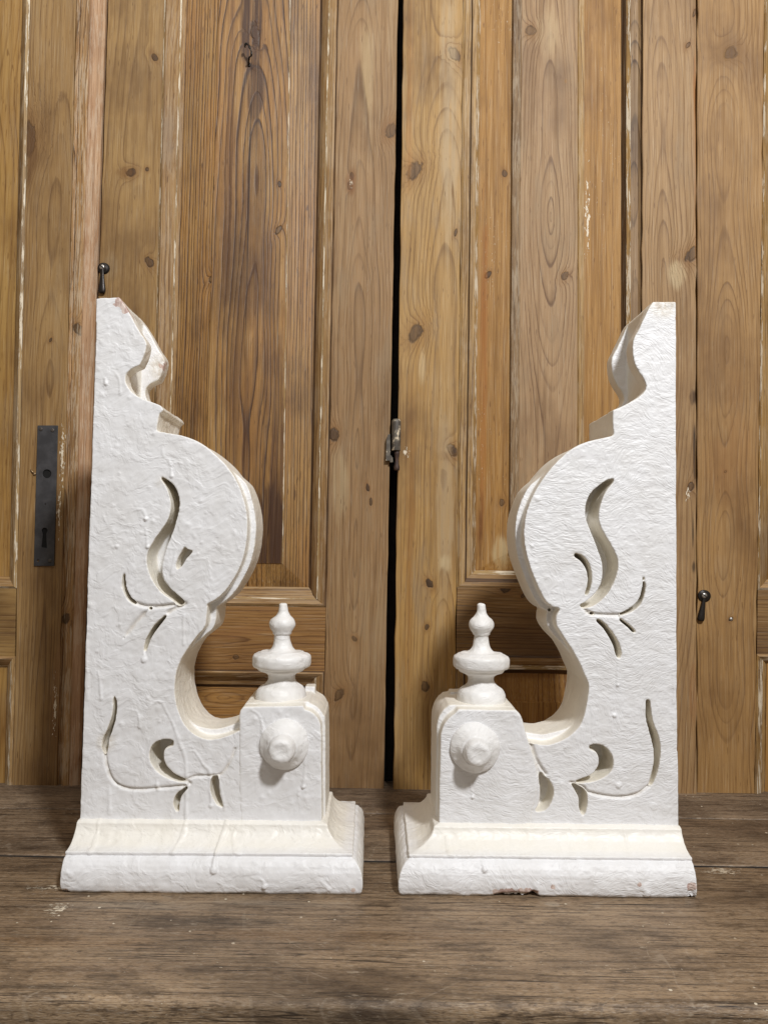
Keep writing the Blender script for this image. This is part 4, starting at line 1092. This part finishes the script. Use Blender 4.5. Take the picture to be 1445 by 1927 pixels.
P3 = lambda b, px, py, y, r: (b.p(px, py, y)[0], y, b.p(px, py, y)[1], r)
wear_L = [P3(bl, 230, 568, .002, .012), P3(bl, 238, 582, .004, .010), P3(bl, 248, 598, .012, .007), P3(bl, 272, 640, .03, .006), P3(bl, 171, 905, .004, .006), P3(bl, 310, 690, .09, .010)]
dirt_L = [P3(bl, 203, 1395, .006, .012), P3(bl, 312, 690, .085, .02), P3(bl, 480, 1050, .05, .012), P3(bl, 322, 795, .05, .03), P3(bl, 308, 908, .012, .012), P3(bl, 350, 1045, .010, .010)]
bdl = lambda pts: bl.pts(zz(Z2L, pts), -.03)
base_dr_L = [(bdl([(740, 1040), (742, 1100), (722, 1160), (720, 1222)]), .0026, .0024, .0036), (bdl([(560, 1040), (558, 1110), (535, 1160)]), .0024, .0014, .0010), (bdl([(800, 1080), (780, 1130), (820, 1170)]), .0022, .0012, .0010),
             (bdl([(880, 1250), (930, 1262), (938, 1290)]), .0020, .0014, .0022), (bdl([(1180, 1265), (1215, 1300)]), .0018, .0012, .0012), (bdl([(170, 1060), (175, 1160)]), .0022, .001, .001), (bdl([(80, 1225), (110, 1240)]), .002, .0015, .0012)]
xe_L = bl.p(605, 1500)[0]
build_bracket(bl, 'drippy', out_L, holes_L, groove_L, post_L, core_L, (px_, pz_, PEG), (fx, fz - .002, [(r * 1.0, h * (ftop - fz + .002) / .1298) for r, h in FIN]),
              (bl.p(150, 1542)[0] - .001, xe_L, bl.p(380, 1542)[1]), bl.p(160, 1200)[0], drips_L, blobs_L, wear_L, dirt_L, base_dr_L,
              [P3(bl, 125, 1676, -.05, .004), P3(bl, 664, 1674, -.05, .004)], [(bl.p(118, 1668, -.05)[0], -.05, .0, (.01, .01, .005), .002)], 40, (226, 748), (2, 4, 5), (574, 1291, 593, 1318))

# ---------------- right bracket
br = Bracket((0.215, 0.006, 0.0), math.radians(0.6), 'right bracket, scroll facing left, its white paint finely wrinkled and chipped along the base')
out_R = zz(Z3R, [(1264, 72), (1258, 63), (1162, 62), (1148, 80), (1120, 138), (1098, 185), (1076, 228), (1070, 258), (1072, 292), (1080, 332), (1100, 372), (1122, 405), (1131, 436), (1122, 460), (1098, 482), (1060, 506), (1022, 526), (984, 541),
                 (985, 600), (989, 651), (935, 664), (880, 677), (830, 697), (775, 733), (720, 788), (670, 852), (632, 920), (606, 990), (595, 1060), (597, 1122), (610, 1190), (635, 1262), (664, 1330), (690, 1376), (718, 1400), (752, 1410)]) + \
        zz(Z4R, [(752, 112), (737, 140), (737, 175), (758, 213), (790, 260), (820, 310), (846, 362), (868, 412), (879, 440), (876, 482), (868, 532), (856, 582), (836, 625), (800, 660), (752, 688), (700, 702), (650, 698), (606, 690),
                 (560, 690), (560, 1100), (1273, 1100), (1271, 800), (1266, 300)]) + zz(Z3R, [(1263, 1000), (1263, 500)])
holes_R = [zz(Z3R, h) for h in (
    [(991, 838), (985, 858), (965, 882), (946, 912), (931, 950), (921, 1000), (927, 1040), (946, 1080), (976, 1130), (1000, 1180), (1008, 1222), (998, 1272), (975, 1322), (945, 1362), (910, 1390), (880, 1404), (850, 1406), (838, 1396), (868, 1380),
     (903, 1350), (929, 1310), (941, 1260), (939, 1210), (924, 1160), (904, 1110), (884, 1060), (869, 1020), (865, 985), (871, 945), (889, 905), (919, 875), (955, 850)],
    [(818, 1168), (846, 1174), (872, 1200), (888, 1236), (893, 1272), (888, 1312), (873, 1350), (861, 1354), (874, 1310), (876, 1272), (866, 1232), (844, 1202), (817, 1182)],
    [(1114, 1270), (1124, 1272), (1128, 1320), (1117, 1370), (1097, 1402), (1062, 1427), (1022, 1440), (1008, 1434), (1048, 1415), (1083, 1390), (1104, 1355), (1115, 1310)],
    [(880, 1426), (905, 1430), (912, 1437), (885, 1436)])] + \
    [zz(Z4R, h) for h in (
    [(902, 146), (932, 158), (963, 185), (993, 225), (1012, 260), (1022, 300), (1016, 328), (1000, 312), (988, 270), (968, 230), (943, 190), (913, 160)],
    [(1003, 138), (1041, 163), (1072, 190), (1087, 210), (1071, 209), (1048, 187), (1018, 162)],
    [(1131, 504), (1146, 509), (1152, 560), (1162, 610), (1182, 660), (1192, 710), (1190, 770), (1176, 832), (1156, 877), (1139, 888), (1150, 850), (1163, 800), (1166, 740), (1156, 680), (1142, 630), (1130, 570)],
    [(883, 705), (910, 699), (946, 709), (972, 735), (986, 770), (981, 812), (950, 842), (905, 862), (850, 870), (808, 868), (850, 851), (889, 835), (909, 815), (923, 790), (923, 760), (910, 735), (884, 722)],
    [(664, 818), (700, 848), (722, 890), (724, 922), (711, 962), (685, 991), (640, 997), (655, 975), (664, 945), (666, 900), (660, 850)],
    [(799, 868), (842, 888), (870, 915), (872, 960), (863, 1006), (850, 1012), (838, 980), (836, 940), (818, 900)],
    [(672, 822), (690, 836), (740, 862), (790, 868), (738, 868), (690, 845)])]
groove_R = [(g(br, Z3R, [(870, 1425), (905, 1435), (960, 1438), (1015, 1438)]), .0018, .0035, False), (g(br, Z3R, [(858, 1408), (872, 1422), (890, 1432)]), .0018, .0030, False),
            (g(br, Z4R, [(1142, 884), (1090, 919), (1020, 932), (940, 925), (868, 908)]), .0018, .0035, False), (g(br, Z4R, [(606, 652), (640, 755), (662, 830), (668, 870)]), .0017, .0030, False),
            (g(br, Z4R, [(626, 692), (650, 770), (690, 832)]), .0020, .0040, False), (g(br, Z4R, [(800, 868), (850, 885), (872, 908)]), .0016, .003, False), (g(br, Z4R, [(985, 132), (1010, 140)]), .0016, .003, False)]
post_R = zz(Z4R, [(308, 546), (560, 551), (584, 580), (604, 655), (638, 755), (652, 822), (653, 895), (646, 950), (632, 986), (628, 1075), (222, 1075), (228, 700), (234, 645), (246, 612), (270, 582), (296, 562)])
core_R = zz(Z4R, [(308, 540), (560, 548), (584, 580), (604, 655), (638, 755), (652, 822), (653, 895), (646, 950), (632, 986), (628, 1075), (214, 1075), (218, 680), (222, 620), (238, 580), (264, 552)])
fx, fz = br.p(904, 1320, TH * .47); ftop = br.p(900, 1136, TH * .47)[1]
px_, pz_ = br.p(893, 1406)
dr_ = lambda org, pts: br.pts(zz(org, pts))
drips_R = [(dr_(Z4R, [(1008, 320), (1006, 380), (1006, 440)]), .0016, .0014, .0030), (dr_(Z4R, [(940, 850), (990, 870), (1010, 880)]), .0024, .0014, .0030), (dr_(Z4R, [(300, 905), (345, 870), (365, 895), (371, 930)]), .0013, .0012, .0034),
           (dr_(Z4R, [(1130, 950), (1150, 965), (1165, 975)]), .003, .0010, .0016), (dr_(Z4R, [(480, 600), (540, 575), (575, 580)]), .0012, .0010, .0006), (dr_(Z4R, [(980, 572), (992, 574)]), .0016, .0018, .0028), (dr_(Z3R, [(640, 920), (655, 930)]), .002, .001, .0016),
           (dr_(Z3R, [(625, 1130), (632, 1136)]), .0016, .001, .0018), (dr_(Z4R, [(1250, 350), (1252, 520)]), .0014, .001, .0006)]
blobs_R = specks(br, 18, 1000, 900, 1260, 1500, rn) + specks(br, 14, 840, 1340, 980, 1500, rn)
wear_R = [P3(br, 1232, 572, .004, .004), P3(br, 1272, 600, .002, .004)]
dirt_R = [P3(br, 1245, 570, .004, .02), P3(br, 862, 1308, .02, .010), P3(br, 1080, 1045, .01, .010)]
bdr = lambda pts: br.pts(zz(Z4R, pts), -.03)
base_dr_R = [(bdr([(405, 1195), (412, 1212), (413, 1222)]), .0020, .0018, .0034), (bdr([(260, 1130), (268, 1165)]), .0024, .0012, .0012), (bdr([(1060, 1090), (1064, 1160)]), .0020, .0008, .0006), (bdr([(640, 1270), (636, 1300)]), .0016, .0012, .0010), (bdr([(1090, 1290), (1105, 1320)]), .0026, .0012, .0016)]
xe_R = br.p(829, 1500)[0]
base_w_R = [P3(br, x, y, -.05, .0065) for x, y in ((934, 1678), (943, 1677), (952, 1677), (961, 1676), (970, 1676), (979, 1676), (988, 1676), (997, 1677), (1006, 1678))] + [P3(br, 1300, 1668, -.05, .008), P3(br, 1201, 1664, -.05, .004), P3(br, 1040, 1668, -.05, .005)]
base_c_R = [(br.p(970, 1680, -.05)[0], -.052, .0005, (.030, .02, .006), .0035), (br.p(1003, 1680, -.05)[0], -.052, .0, (.006, .02, .009), .003), (br.p(1300, 1676, -.05)[0], -.05, .004, (.006, .012, .01), .003)]
build_bracket(br, 'wrinkled', out_R, holes_R, groove_R, post_R, core_R, (px_, pz_, PEG), (fx, fz - .002, [(r * .97, h * (ftop - fz + .002) / .1298) for r, h in FIN]),
              (br.p(1276, 1552)[0] + .001, xe_R, br.p(1050, 1550)[1]), br.p(1272, 1200)[0], drips_R, blobs_R, wear_R, dirt_R, base_dr_R, base_w_R, base_c_R, 80, (1222, 752), (1, 2, 3, 4, 6, 10), (846, 1301, 870, 1330))
